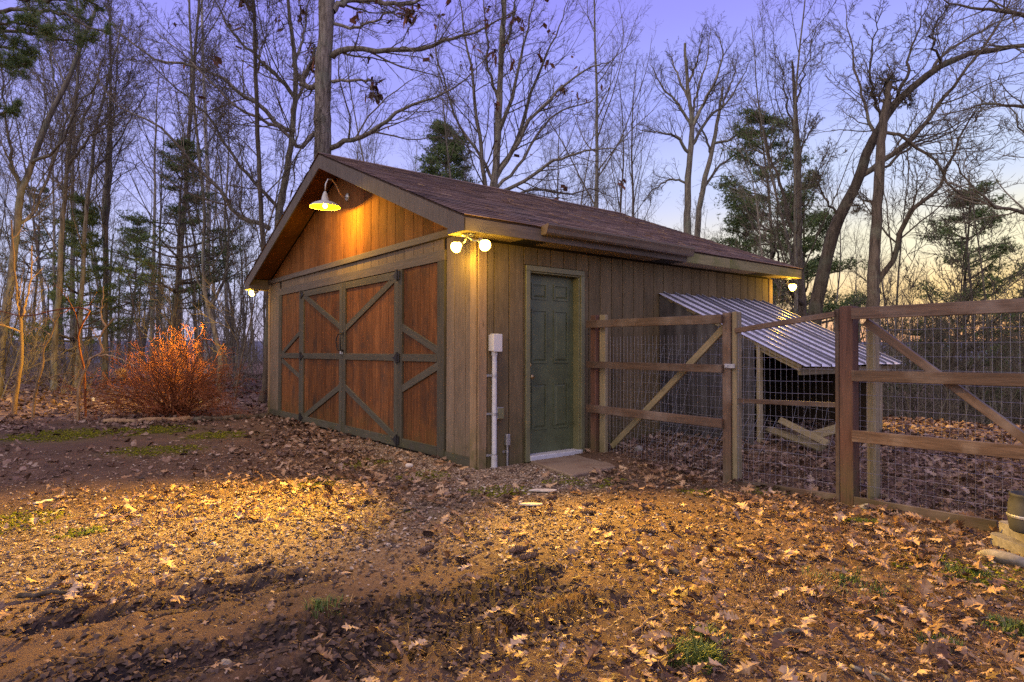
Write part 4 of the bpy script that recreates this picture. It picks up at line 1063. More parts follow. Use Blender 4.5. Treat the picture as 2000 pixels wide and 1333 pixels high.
hero('bare rounded tree standing behind the right part of the roof', [(1342, 700), (1342, 455), (1343, 390), (1347, 310), (1352, 250), (1346, 190), (1340, 130), (1338, 85)], (9, 2.5), 24,
     [([(1347, 300), (1325, 270), (1300, 262), (1270, 258), (1235, 250)], 4, 1, -1), ([(1350, 250), (1330, 210), (1300, 180), (1280, 150), (1270, 120)], 4, 1, 1),
      ([(1350, 255), (1375, 200), (1400, 150), (1412, 100), (1395, 60)], 4.5, 1, -1), ([(1347, 290), (1385, 230), (1420, 200), (1450, 150), (1470, 110)], 4, 1, 1),
      ([(1344, 360), (1310, 350), (1280, 370), (1262, 390)], 3, 1, 0), ([(1348, 200), (1320, 140), (1310, 100)], 3.5, 1, 1), ([(1346, 160), (1365, 110), (1372, 60)], 3, 1, -1),
      ([(1352, 240), (1360, 180), (1380, 120), (1388, 50)], 3.5, 1, 2)], 6, M_BARK)
hero('second bare trunk leaning right beside the rounded tree over the roof', [(1355, 700), (1362, 460), (1375, 360), (1392, 290), (1404, 220), (1412, 170)], (7.5, 2.5), 25,
     [([(1368, 380), (1400, 330), (1440, 300), (1470, 270), (1490, 230)], 3.5, 1, 1), ([(1395, 280), (1430, 270), (1460, 240), (1490, 200)], 3.5, 1, -1),
      ([(1405, 220), (1430, 160), (1440, 110)], 3, 1, 0), ([(1390, 300), (1370, 250), (1350, 230)], 3, 1, 0)], 7, M_BARK)
hero('dark leaning trunk crossing from the fence gate up to the right', [(1578, 760), (1590, 640), (1600, 560), (1622, 470), (1648, 410), (1680, 345), (1698, 290), (1722, 240), (1758, 195), (1795, 160), (1840, 128), (1900, 105), (1980, 92), (2060, 80)], (15, 4), 12.5,
     [([(1705, 275), (1700, 240), (1685, 190), (1668, 130), (1660, 60), (1650, 10)], 4.5, 1.2, 1), ([(1720, 240), (1710, 200), (1700, 150), (1705, 80), (1722, 20)], 4, 1.2, -1),
      ([(1740, 215), (1770, 150), (1778, 100), (1800, 40), (1830, -20)], 4.5, 1.2, 1), ([(1680, 345), (1740, 305), (1790, 262), (1840, 195), (1880, 150), (1940, 60), (1990, -30)], 7, 2, -1),
      ([(1640, 425), (1610, 380), (1600, 330), (1620, 290)], 3, 1, 0), ([(1800, 158), (1850, 100), (1920, 60), (2000, 20)], 4.5, 1.5, 1), ([(1840, 128), (1820, 70), (1850, 10)], 3.5, 1, -1)], 8, M_BARKD)
hero('tall dark trunk with a snapped crooked top, above the right fence post', [(1702, 760), (1705, 620), (1706, 540), (1712, 440), (1718, 340), (1724, 260), (1731, 200), (1737, 162)], (14, 6), 11.5,
     [([(1737, 162), (1728, 158), (1740, 155)], 5, 3, 0), ([(1735, 170), (1752, 176), (1755, 190), (1768, 196), (1772, 215)], 3.5, 1.5, 0), ([(1730, 205), (1712, 190), (1695, 180)], 3, 1.5, 0),
      ([(1714, 400), (1690, 395), (1675, 410)], 3.5, 1, .3), ([(1708, 560), (1745, 505), (1762, 450), (1790, 405), (1825, 375), (1845, 330), (1870, 280), (1900, 230), (1925, 190)], 7, 1.5, -1),
      ([(1722, 262), (1750, 262), (1790, 285), (1830, 320), (1860, 370), (1920, 395), (1990, 415), (2060, 420)], 4.5, 1.5, -.6),
      ([(1720, 330), (1765, 300), (1800, 280), (1850, 262), (1900, 230), (1960, 225)], 3.5, 1, 1)], 9, M_BARKD)
hero('dark gnarled trunk dead ended at the top, behind the back floodlight', [(1572, 760), (1568, 620), (1562, 520), (1560, 420), (1560, 330), (1556, 250), (1552, 180), (1547, 120)], (10, 2.2), 15,
     [([(1562, 470), (1540, 430), (1525, 360), (1505, 300), (1485, 240), (1462, 200)], 5.5, 1.5, 1), ([(1556, 200), (1570, 150), (1585, 100), (1582, 72)], 2.5, .8, 0),
      ([(1558, 300), (1580, 260), (1590, 230)], 2.5, 1, 0), ([(1568, 600), (1540, 560), (1520, 500), (1505, 440)], 5, 1.5, -1), ([(1556, 270), (1535, 200), (1530, 150), (1520, 110)], 2.5, 1, 0)], 10, M_BARKD)
# tree outside the frame on the right whose boughs hang in
hero('right edge tree whose bare boughs reach in from outside the frame', [(2230, 900), (2215, 500), (2205, 300), (2190, 100), (2180, -100)], (22, 14), 9,
     [([(2200, 190), (2120, 130), (2040, 60), (1990, 22), (1930, 20), (1870, 8), (1820, -8)], 8, 1.5, -1), ([(2200, 250), (2100, 230), (2010, 215), (1940, 200), (1880, 215), (1830, 225)], 6, 1.2, .5),
      ([(2205, 420), (2120, 420), (2040, 425), (1980, 412), (1935, 400), (1900, 370), (1880, 330), (1850, 300)], 6.5, 1.2, 0), ([(2205, 330), (2120, 330), (2050, 300), (1990, 250), (1960, 170)], 6, 1.5, 1),
      ([(2190, 50), (2080, 0), (1980, -20), (1900, -60)], 7, 2, -1), ([(2200, 300), (2090, 150), (2020, 100), (1950, 90), (1880, 100)], 6, 1.2, .3)], 12, M_BARKD, spec=[(11, .35, .97, .4, .95, .36, .55, 8, 4, .13, .03, .004)] + [(6, .12, .98, .45, 1.0, .42, .55, 6, 3, .16, .03, .0028), (5, .15, 1, .45, 1.0, .42, .6, 4, 3, .2, .03, .002)])
# trunk beside the left garage wall
hero('dark flared trunk standing tight beside the left wall of the garage', [(514, 800), (519, 740), (522, 680), (523, 610), (520, 540), (512, 440), (505, 330), (500, 180), (496, 20), (494, -120)], (8, 3), 14.5, [], 13, M_BARKD, auto=9, auto_t=(.45, .98), auto_len=9)
hero('bent grey trunk behind the red-brown bush, forking high', [(431, 795), (429, 745), (428, 700), (422, 655), (412, 620), (402, 580), (396, 520), (400, 430), (390, 320), (380, 200), (372, 60), (365, -60)], (6, 2), 16, [([(410, 600), (440, 540), (445, 450), (430, 330), (420, 200)], 4, 1.5, 1)], 14, M_BARK, auto=9, auto_t=(.35, .98), auto_len=9)
hero('pale birch-like straight trunk between bush and garage', [(404, 760), (405, 640), (406, 520), (408, 420), (404, 300), (398, 150), (394, 0)], (6, 2.5), 22, [], 15, M_PALEB, auto=9, auto_t=(.4, .98), auto_len=11)
hero('leaning tree at the far left edge, forking towards the upper right', [(-12, 800), (0, 690), (12, 600), (26, 510), (38, 400), (62, 320), (92, 240), (130, 160), (160, 90), (190, 10)], (9.5, 3), 15,
     [([(32, 440), (60, 420), (100, 330), (125, 250), (150, 180), (180, 120)], 4.5, 1.5, 1), ([(40, 380), (20, 300), (10, 200), (0, 100)], 4.5, 1.5, -1), ([(60, 320), (110, 290), (160, 200), (215, 140)], 4, 1.5, -1)], 16, M_BARK, auto=5, auto_t=(.5, .98))
hero('upright grey trunk with two stems, second from the left edge', [(104, 770), (110, 640), (118, 500), (126, 400), (134, 300), (148, 190), (156, 110), (150, 0)], (6.5, 1.6), 17,
     [([(130, 340), (160, 250), (185, 180), (200, 110), (215, 20)], 4, 1.2, 1), ([(135, 320), (175, 270), (205, 250), (260, 200)], 3.5, 1, -1), ([(140, 240), (110, 160), (90, 60)], 3, 1, 0)], 17, M_BARK, auto=6, auto_t=(.4, .98))
hero('slim grey trunk just right of the twin-stem tree in the left woods', [(150, 760), (158, 600), (166, 450), (178, 330), (190, 240), (215, 140), (240, 40)], (5.5, 1.4), 18, [([(175, 340), (215, 300), (250, 240), (290, 170)], 3, 1, 1)], 18, M_BARK, auto=8, auto_t=(.4, .98))
hero('straight double trunk in the left woods, right of the dark pine', [(203, 770), (207, 600), (208, 420), (213, 280), (216, 160), (214, 20)], (5.5, 1.8), 19, [([(208, 450), (216, 340), (222, 220), (232, 80)], 4, 1.5, 1)], 19, M_BARK, auto=9, auto_t=(.35, .98))

# --- saplings lit by the left floodlight
def sapling(label, polys, depth, seed, mat=M_SAPL, n1=3):
    rng = np.random.default_rng(seed); sc = depth / F
    b0 = at(*polys[0][0][0], depth)
    gx_, gy_ = b0[0], b0[1]
    root = thing('sapling', label, 'sapling', (gx_, gy_, float(height(gx_, gy_))))
    Lp, Lr = [], []
    for i, (pl_, r0, r1) in enumerate(polys):
        Q_ = spline([at(x, y, depth + (.25 * math.sin(i * 2.3) * k / len(pl_))) for k, (x, y) in enumerate(pl_)], 18, rng, .008)
        if i == 0: Q_ = np.vstack([[Q_[0][0], Q_[0][1], float(height(gx_, gy_)) - .05], Q_[1:]])
        rr = np.linspace(r0, r1, 18) * sc * (1 + .06 * rng.normal(size=18)); tb = TB(); tb.add(Q_[None], rr[None], 7)
        mk('stem', tb.mesh('stem'), mat, root); Lp.append(Q_); Lr.append(rr)
    tb = TB(); twigs_from(rng, tb, np.array(Lp), np.array(Lr), [(n1, .2, .98, .5, 1.1, .30, .6, 7, 4, .2, .04, .003), (3, .2, 1, .5, 1.1, .5, .6, 5, 3, .2, .02, .002)]); tag(mk('twigs', tb.mesh('twigs', False), mat, root), kind='stuff')
sapling('reddish brown sapling leaning at the left frame edge', [([(27, 788), (34, 750), (40, 705), (42, 660), (40, 620), (34, 590), (31, 555), (28, 500), (22, 430)], 4.5, 1.5), ([(42, 620), (52, 585), (60, 540), (62, 480)], 2.5, 1)], 11.5, 31)
sapling('crooked yellow-lit sapling, second from the left edge', [([(63, 808), (67, 780), (73, 750), (77, 735), (85, 712), (84, 700), (86, 677), (98, 662), (104, 645), (107, 625), (117, 615)], 2.8, 1.2),
         ([(86, 677), (75, 676), (62, 686), (58, 684)], 1.4, .6), ([(98, 656), (86, 648), (70, 640), (52, 655)], 1.4, .5), ([(107, 632), (98, 622), (88, 630)], 1.2, .5)], 10.8, 32)
sapling('twisted orange-lit sapling with a forked yellow stem', [([(153, 800), (154, 770), (157, 748), (162, 735), (172, 715), (177, 700), (192, 693), (200, 684), (194, 668), (198, 655), (206, 640), (214, 632), (222, 622)], 3, 1.2),
         ([(206, 638), (198, 622), (197, 608), (200, 590), (202, 560)], 2, 1), ([(192, 695), (220, 696), (245, 706), (262, 716)], 1.4, .7), ([(196, 668), (186, 655), (180, 645)], 1.2, .5)], 10.9, 33)
sapling('red-barked bent sapling curving over to the left', [([(168, 760), (166, 735), (162, 710), (155, 685), (153, 660), (156, 642), (167, 625), (174, 612), (172, 606), (155, 602), (135, 602), (110, 606), (80, 612), (45, 619), (0, 608)], 2.2, 1.2)], 11.4, 34, M_BUSH)
# --- the red-brown bush
def bush():
    rng = np.random.default_rng(77); x, y = G(338, 812); z = float(height(x, y))
    root = thing('bush', 'large leafless red-brown bush glowing orange on its left top', 'bush', (x, y, z))
    n = 150; a = rng.random(n) * 2 * np.pi; r = rng.random(n) * .22
    st = np.stack([x + r * np.cos(a), y + r * np.sin(a), np.full(n, z - .03)], -1)
    tilt = rng.random(n) ** .8 * 1.05; d = np.stack([np.cos(a) * np.sin(tilt), np.sin(a) * np.sin(tilt), np.cos(tilt)], -1)
    P_, R_ = grow(rng, st, d, rng.uniform(1.1, 1.9, n), rng.uniform(.006, .011, n), np.full(n, .003), 12, .17, -.05)
    tb = TB(); tb.add(P_, R_, 4); tag(mk('stems', tb.mesh('stems'), M_BUSH, root), kind='stuff')
    tb = TB(); twigs_from(rng, tb, P_, R_, [(6, .25, .97, .35, .9, .36, .6, 7, 3, .2, -.04, .003), (5, .15, 1, .4, 1.1, .45, .6, 5, 3, .22, -.04, .0022), (3, .2, 1, .4, 1.1, .6, .7, 3, 3, .22, 0, .0018)])
    tag(mk('twigs', tb.mesh('twigs', False), M_BUSH, root), kind='stuff')
bush()
b_ = MB(); r_ = random.Random(8); c = Vector(at(236, 732, 11.6))
for i in range(90):
    a, b2 = r_.uniform(0, 6.28), r_.uniform(-1.3, 1.3); d = Vector((math.cos(a) * math.cos(b2), math.sin(a) * math.cos(b2), math.sin(b2))) * r_.uniform(.06, .10)
    e = Vector((r_.gauss(0, 1), r_.gauss(0, 1), r_.gauss(0, 1))).normalized() * .06
    b_.tube([c + d - e, c + d * 1.15, c + d + e], .005, 3)
tag(b_.build('nest', M_STRAW), 'round dark twig nest hanging in the thin stems left of the bush', 'nest')

# ---------------- background tree kinds (built once, copied)
def bg_tree(seed, H, r0, first=.3, nl=16, spread=(.35, .8), ll=.32, fine=True, lean=.02):
    rng = np.random.default_rng(seed)
    T, R_ = grow(rng, np.array([[0, 0, -.3]]), np.array([[rng.normal() * lean, rng.normal() * lean, 1]]), np.array([H]), np.array([r0]), np.array([r0 * .12]), 18, .035, .03)
    R_[:, 0] *= 1.4
    tb = TB(); tb.add(T, R_, 8); tr = tb.mesh('trunk')
    tb = TB()
    pos, d, ln, q0 = offspring(rng, T, R_, nl, first, .98, spread[0], spread[1], ll, .5)
    P_, Q_ = grow(rng, pos, d, ln, q0, q0 * .25, 10, .09, .07); tb.add(P_, Q_, 5)
    sp = [(7, .15, .97, .35, .9, .42, .55, 6, 3, .15, .05, .0065), (6, .15, 1, .4, 1.0, .48, .6, 4, 3, .2, .04, .0052), (3, .2, 1, .4, 1., .5, .7, 3, 3, .2, .03, .004)]
    twigs_from(rng, tb, P_, Q_, sp if fine else sp[:2])
    cr_ = tb.mesh('crown', False)
    tr.materials.append(M_BARK if seed % 3 else M_BARKD); cr_.materials.append(M_TWIG)
    return tr, cr_
KINDS = [bg_tree(101, 17, .11, .30, 18), bg_tree(102, 19, .13, .38, 16, (.3, .7)), bg_tree(103, 14, .075, .22, 18, (.4, .9), .28), bg_tree(104, 16, .09, .3, 16, (.35, .8)), bg_tree(105, 12, .055, .15, 18, (.4, .9), .30), bg_tree(106, 20, .15, .4, 16, (.4, .9), .3)]
SAPK = [bg_tree(111, 4.2, .028, .08, 14, (.3, .8), .42, False, .15), bg_tree(112, 5.5, .035, .12, 14, (.3, .9), .38, False, .12), bg_tree(113, 3.0, .02, .05, 16, (.4, 1.0), .5, False, .2)]
def needles(rng, pts, n, ln, w):
    """tufts of blades round points"""
    Np = len(pts); d = unit(rng.normal(size=(Np, n, 3)) + np.array([0, 0, .35])); s = unit(np.cross(d, rng.normal(size=(Np, n, 3))))
    L_ = ln * rng.uniform(.6, 1.2, (Np, n, 1)); p = pts[:, None]
    V = np.stack([p - s * w, p + s * w, p + d * L_], 2).reshape(-1, 3)
    return V, np.arange(len(V)).reshape(-1, 3)
def pine(seed, H, r0, first=.35, whorls=16, per=5, bl=2.6, open_=.25, tufts=7, dens=9):
    rng = np.random.default_rng(seed)
    T, R_ = grow(rng, np.array([[0, 0, -.3]]), np.array([[.02, .02, 1.]]), np.array([H]), np.array([r0]), np.array([.02]), 18, .02, .03)
    tb = TB(); tb.add(T, R_, 8); tr = tb.mesh('trunk')
    S, D, Ln, Rd = [], [], [], []
    for w in range(whorls):
        t = first + (.99 - first) * w / (whorls - 1); f = t * 17; i = min(int(f), 16); p = T[0, i] * (1 - f + i) + T[0, i + 1] * (f - i)
        for k in range(per):
            if rng.random() < open_: continue
            a = rng.random() * 6.28; u = (t - first) / (1 - first); l = bl * (1.15 - u) * (.55 + .45 * min(1, u * 5 + .3)) * rng.uniform(.6, 1.25)
            S.append(p + [0, 0, rng.normal() * .06]); D.append([math.cos(a), math.sin(a), .05 + .35 * u]); Ln.append(l); Rd.append(.012 + .014 * l)
    P_, Q_ = grow(rng, np.array(S), np.array(D), np.array(Ln), np.array(Rd), np.array(Rd) * .3, 9, .08, .05)
    tb = TB(); tb.add(P_, Q_, 5)
    pos, d, ln, q0 = offspring(rng, P_, Q_, 8, .3, 1.0, .5, 1.0, .30, .5, rmin=.004)
    P2, Q2 = grow(rng, pos, d * np.array([1, 1, .35]), ln, q0, q0 * .5, 5, .12, .08); tb.add(P2, Q2, 3)
    br = tb.mesh('branches', False)
    tip = np.concatenate([P2[:, 2:].reshape(-1, 3), P_[:, -2:].reshape(-1, 3)])
    tip = np.repeat(tip, 4, 0) + rng.normal(size=(len(tip) * 4, 3)) * .17 * np.array([1, 1, .25])
    V, Fc = needles(rng, tip, 7, .13, .012)
    nm = np_mesh('needles', V, [Fc]); tr.materials.append(M_BARKD); br.materials.append(M_BARKD); nm.materials.append(M_NEEDLE)
    return tr, br, nm
PINES = [pine(201, 12, .13, .35, 15, 6, 3.3, .24), pine(202, 10, .11, .22, 14, 6, 2.9, .22), pine(203, 15, .15, .5, 13, 5, 3.4, .2)]

def put(parts, names, name, label, cat, group, x, y, rot, s, sz=None, z=None, bare=False):
    z = float(height(x, y)) if z is None else z
    if bare:       # too small to need parts
        pass
    o = bpy.data.objects.new(name, None); COL.objects.link(o); o.location = (x, y, z); o.rotation_euler = (0, 0, rot); o.scale = (s, s, sz or s)
    tag(o, label, cat, group)
    for me, nm in zip(parts, names):
        c = bpy.data.objects.new(nm, me); COL.objects.link(c); c.parent = o
        if nm in ('crown', 'needles'): c['kind'] = 'stuff'
    return o
rt = random.Random(42)
TR2 = ('trunk', 'crown'); TR3 = ('trunk', 'branches', 'needles')
def polar(px, depth):
    p = at(px, 689, depth); return p[0], p[1]
occupied = []
def free(x, y, d):
    if -W - 1.2 < x < 1.0 and -1.5 < y < L + 1.0: return False
    for a, b in occupied:
        if (a - x) ** 2 + (b - y) ** 2 < d * d: return False
    occupied.append((x, y)); return True
def scatter(n, px0, px1, d0, d1, kinds, label, group, gap, smin=.8, smax=1.15, name='bare_tree', cat='tree', names=TR2, power=1.4):
    k = 0; tries = 0
    while k < n and tries < n * 30:
        tries += 1
        px = rt.uniform(px0, px1); d = d0 + (d1 - d0) * rt.random() ** (1 / power)
        x, y = polar(px, d)
        if not free(x, y, gap): continue
        put(rt.choice(kinds), names, name, label, cat, group, x, y, rt.uniform(0, 6.28), rt.uniform(smin, smax)); k += 1
scatter(44, -350, 520, 22, 58, KINDS, 'slender bare grey tree in the woods left of the garage', 'bare trees in the left woods', 1.3)
scatter(42, 520, 1250, 24, 60, KINDS, 'bare grey tree showing its crown above the garage roof', 'bare trees behind the garage', 2.2, .75, 1.0)
scatter(12, 1230, 1480, 24, 50, KINDS[2:5], 'low bare tree behind the lower end of the roof', 'low bare trees behind the roof end', 1.6, .5, .75)
scatter(34, 1480, 2300, 14, 50, KINDS[2:5], 'thin bare tree on the slope behind the right fence', 'thin bare trees on the right slope', 1.1, .55, .85)
scatter(46, -200, 520, 13.5, 34, SAPK, 'thin leafless sapling on the leafy floor of the left woods', 'saplings in the left woods', .9, .7, 1.3, 'sapling', 'sapling')
scatter(75, 1500, 2300, 10.5, 26, SAPK, 'tangled leafless sapling in the thicket beyond the right fence', 'saplings in the right thicket', .5, .8, 1.35, 'sapling', 'sapling', power=1.0)
def pine_at(px, ybase, depth, k, s, label, rot=0):
    p = at(px, 689, depth); put(PINES[k], TR3, 'pine_tree', label, 'pine tree', None, p[0], p[1], rot, s); occupied.append((p[0], p[1]))
pine_at(330, 0, 18, 0, .60, 'layered green pine with drooping tiers in the left woods', .5)
pine_at(140, 0, 18.5, 1, .56, 'small dense pine low between the trunks at far left', 1.5)
pine_at(1525, 0, 22, 0, 1.02, 'tall ragged pine behind the back floodlight', 2.0)
pine_at(1590, 0, 19, 1, .88, 'bushy pine right of the garage back corner', 3.1)
pine_at(1885, 0, 21, 0, .84, 'sparse dark pine standing against the yellow sky at right', 4)
pine_at(1470, 0, 27, 1, .95, 'pine half hidden behind the lower end of the roof', 4.9)
pine_at(850, 0, 30, 1, 1.18, 'distant pine showing above the roof left of the stems', .9)
pine_at(895, 0, 31, 0, 1.02, 'distant pine with flat tiers just above the middle of the roof', 2.9)
pine_at(250, 0, 38, 1, .9, 'small far pine deep in the left woods', 2)
pine_at(2000, 0, 24, 1, .8, 'pine cut by the right frame edge', 2)
pine_at(60, 0, 36, 2, .7, 'far thin pine near the left frame edge', 2)

# pine bough hanging in at the top left, from a pine outside the frame
def bough_tree():
    rng = np.random.default_rng(55); dp = 8.5
    x, y = polar(-420, dp); root = thing('pine_tree', 'pine outside the frame whose green boughs hang in at top left', 'pine tree', (x, y, float(height(x, y))))
    T = np.array([[x, y, -.2 + 1.1 * i] for i in range(12)]); tb = TB(); tb.add(T[None], np.linspace(.22, .10, 12)[None], 12); mk('trunk', tb.mesh('trunk'), M_BARKD, root)
    L_ = [([(-420, 20), (-250, 30), (-100, 32), (0, 24), (60, 22), (120, 25), (160, 45), (215, 66)], 6, 1.5), ([(-420, 110), (-220, 90), (-60, 70), (20, 62), (80, 70), (140, 80), (180, 78)], 5, 1.2), ([(-420, 180), (-200, 170), (-60, 215), (0, 225), (35, 205)], 5, 1.5),
          ([(-420, -60), (-200, -40), (0, -10), (70, 0), (140, -4), (190, 10)], 5, 1.2), ([(-420, 130), (-200, 110), (-40, 90), (40, 98), (60, 110)], 4, 1.2), ([(-300, 20), (-100, 45), (30, 45), (100, 60)], 4, 1), ([(-420, 240), (-200, 130), (-40, 120), (20, 130), (50, 125)], 4, 1)]
    Lp = np.array([spline([at(a, b, dp - .3 * i) for a, b in q[0]], 24, rng, .012) for i, q in enumerate(L_)]); Lr = np.array([np.linspace(q[1], q[2], 24) * dp / F for q in L_])
    for P_, R_ in zip(Lp, Lr): tb = TB(); tb.add(P_[None], R_[None], 7); mk('limb', tb.mesh('limb'), M_BARKD, root)
    tb = TB(); pos, d, ln, q0 = offspring(rng, Lp, Lr, 24, .45, 1.0, .5, 1.1, .07, .5, rmin=.003); P2, Q2 = grow(rng, pos, d, ln, q0, q0 * .5, 6, .12, .05); tb.add(P2, Q2, 3)
    pos, d, ln, q0 = offspring(rng, P2, Q2, 4, .3, 1.0, .5, 1.0, .5, .6, rmin=.002); P3, Q3 = grow(rng, pos, d, ln, q0, q0 * .5, 4, .12, .05); tb.add(P3, Q3, 3)
    tag(mk('twigs', tb.mesh('twigs', False), M_TWIG, root), kind='stuff')
    tip = P3[:, 1:].reshape(-1, 3); V, Fc = needles(rng, tip, 12, .085, .0022)
    tag(mk('needles', np_mesh('needles', V, [Fc]), M_NEEDLE, root), kind='stuff')
bough_tree()

# far woods that read as one mass, and the distant ridge
def far_woods():
    rng = np.random.default_rng(9); tb = TB()
    n = 410; px = np.concatenate([rng.uniform(-500, 1100, 220), rng.uniform(1100, 2500, 190)]); d = rng.uniform(46, 120, n)
    P0 = np.array([[*polar(a, b), 0] for a, b in zip(px, d)]); P0[:, 2] = height(P0[:, 0], P0[:, 1]) - .3
    right = px > 1250; Hh = np.where(right, rng.uniform(4, 8, n), rng.uniform(6, 12, n))
    T, R_ = grow(rng, P0, np.stack([rng.normal(size=n) * .04, rng.normal(size=n) * .04, np.ones(n)], -1), Hh, rng.uniform(.07, .19, n), np.full(n, .03), 7, .04, .03); tb.add(T, R_, 5)
    twigs_from(rng, tb, T, R_, [(12, .15, .98, .35, .9, .30, .5, 5, 3, .12, .06, .015), (6, .15, 1, .4, 1., .45, .6, 3, 3, .15, .04, .011)])
    tag(mk('distant_woods', tb.mesh('distant_woods', False), M_TWIG), 'far bare woods reading as one brown mass behind the nearer trunks', 'woods', kind='stuff')
    tb = TB(); n = 900; px = rng.uniform(-450, 1000, n); d = rng.uniform(15, 60, n); px[700:] = rng.uniform(1500, 2400, n - 700); d[700:] = rng.uniform(10.5, 26, n - 700)
    P0 = np.array([[*polar(a, b), 0] for a, b in zip(px, d)]); ok = ~((P0[:, 0] > -W - 1) & (P0[:, 0] < 1.5) & (P0[:, 1] > -2) & (P0[:, 1] < L + 1)); P0 = P0[ok]; n = len(P0)
    P0[:, 2] = height(P0[:, 0], P0[:, 1]) - .05
    P0 = np.repeat(P0, 4, 0); P0[:, :2] += rng.normal(size=(len(P0), 2)) * .25; m_ = len(P0)
    T, R_ = grow(rng, P0, np.stack([rng.normal(size=m_) * .45, rng.normal(size=m_) * .45, np.ones(m_)], -1), rng.uniform(.5, 1.9, m_), np.full(m_, .009), np.full(m_, .004), 6, .15, .0); tb.add(T, R_, 3)
    twigs_from(rng, tb, T, R_, [(6, .2, .98, .4, 1., .45, .6, 4, 3, .2, .0, .004)])
    tag(mk('undergrowth', tb.mesh('undergrowth', False), M_TWIG), 'knee-high leafless brush growing all over the forest floor', 'brush', kind='stuff')
far_woods()
def ridge():
    n = 140; V = []; Fc = []
    for i in range(n):
        a = YAW + math.radians(-75 + 150 * i / (n - 1)); 
        for k, (r, hh) in enumerate(((900, -20), (1500, 8), (2300, 34), (2700, 30), (3200, -20))):
            z = hh + (14 * (vnoise(np.array(i * .11 + k * 7), np.array(k * 1.3)) - .5) if 0 < k < 4 else 0)
            V.append((CAM[0] + r * math.sin(a), CAM[1] + r * math.cos(a), float(z)))
    for i in range(n - 1):
        for k in range(4): Fc.append((i * 5 + k, i * 5 + k + 1, (i + 1) * 5 + k + 1, (i + 1) * 5 + k))
    m, t, b = principled('hazy_forest', 1, 0); ge = N(t, 'ShaderNodeNewGeometry')
    t.links.new(mixc(t, maprange(t, noise(t, ge.outputs['Position'], .03, 6, .7), .35, .65), (.10, .11, .15), (.20, .20, .24)), b.inputs['Base Color'])  # blue haze of distance put into the hill colour
    tag(mk('hills', np_mesh('hills', V, [Fc], True), m), kind='structure')
ridge()

# ================================================================== GROUND COVER
DENS = [(100, 870, .12), (300, 870, .12), (450, 875, .2), (600, 880, 1), (700, 925, .9), (640, 950, .8), (560, 930, .7), (400, 940, .4), (200, 930, .25), (50, 960, .25), (150, 990, .5), (300, 990, .6), (500, 1000, .5), (700, 1010, .6),
        (850, 1000, .6), (950, 940, .25), (860, 930, .5), (780, 890, .5), (300, 1060, .25), (100, 1080, .12), (0, 1150, .2), (230, 1140, .8), (450, 1060, .15), (600, 1080, .12), (800, 1080, .12), (1000, 1060, .3), (1150, 1000, .3), (1050, 960, .25), (1200, 955, .3), (1250, 915, 1),
        (1350, 930, 1), (1330, 985, .2), (1450, 1000, .7), (1300, 1050, .5), (1200, 1100, .5), (1100, 1150, .35), (900, 1150, .2), (700, 1180, .12), (400, 1200, .12), (200, 1250, .1), (100, 1320, .08), (500, 1290, .2), (700, 1300, .35), (900, 1300, .4), (1100, 1250, .4),
        (1300, 1200, .7), (1500, 1100, .8), (1600, 1200, .95), (1400, 1300, .7), (1700, 1300, 1), (1900, 1250, .9), (1700, 1080, .8), (1850, 1050, .9), (1950, 1150, .8), (1600, 1030, .7), (1100, 905, .25), (0, 830, 1), (250, 815, 1), (0, 855, .4)]
DA = np.array(DENS, float)
def project(x, y, z):
    d = np.stack([x - CAM[0], y - CAM[1], z - CAM[2]], -1); dp = d @ AX_F; dp = np.where(dp < .1, .1, dp)
    return 1000 + F * (d @ AX_R) / dp, 669.84 - F * (d @ AX_U) / dp, dp
def density(x, y):
    px, py, dp = project(x, y, np.zeros_like(x))
    w = 1 / (((px[:, None] - DA[None, :, 0]) ** 2 + ((py[:, None] - DA[None, :, 1]) * 2.2) ** 2) ** 1.8 + 1)
    r = (w * DA[None, :, 2]).sum(1) / w.sum(1)
    r = r * (.55 + 1.6 * np.clip(fbm(x * 1.6, y * 1.6, 4) + .25, 0, 1))
    behind = (y > FY + .1) & (x > .1); r = np.where(behind, 1.0, r)
    r = np.where((x < -8.5), .95, r)
    r = np.where(behind | (x < -8.5), r, np.clip(r, 0, 1.1) ** 1.5)
    slab = (x > .02) & (x < .95) & (np.abs(y - (1.0 - (x * .3))) < .5); r = np.where(slab & (y < 1.4), r * .05, r)
    return r
def inside_bldg(x, y): return (x > -W - .05) & (x < .05) & (y > -.03) & (y < L + .1)
def leaf_tpl(far, rng):
    if far: t = np.array([0, .3, .55, .78, 1]); w = np.array([.01, .20, .26, .22, .0])
    else:
        t = np.array([0, .10, .20, .29, .37, .46, .55, .63, .72, .80, .90, 1]); w = np.array([.012, .03, .13, .07, .24, .09, .31, .11, .29, .10, .15, .0])
        w = w * rng.uniform(.8, 1.2, len(w))
    n = len(t); fold = rng.uniform(-.3, .9); bend = rng.uniform(-.7, 1.0); tw = rng.uniform(-.6, .6)
    sh = .05 if not far else .0
    def P(tt, ww, s):
        y = s * ww; z = fold * ww * (1 + .6 * math.sin(tt * 9 + s)) + bend * (tt - .5) ** 2 + tw * (tt - .5) * y * 1.5 + .035 * math.sin(tt * 13 + s * 2)
        return (tt + (sh if ww > .15 else 0) - .5, y, z)
    V = [P(a, b, 1) for a, b in zip(t, w)] + [P(a, 0, 0) for a in t] + [P(a, b, -1) for a, b in zip(t, w)]
    Q = [(i, n + i, n + i + 1, i + 1) for i in range(n - 1)] + [(n + i, 2 * n + i, 2 * n + i + 1, n + i + 1) for i in range(n - 1)]
    V = np.array(V); V[:, 2] -= V[:, 2].min(); return V, np.array(Q)
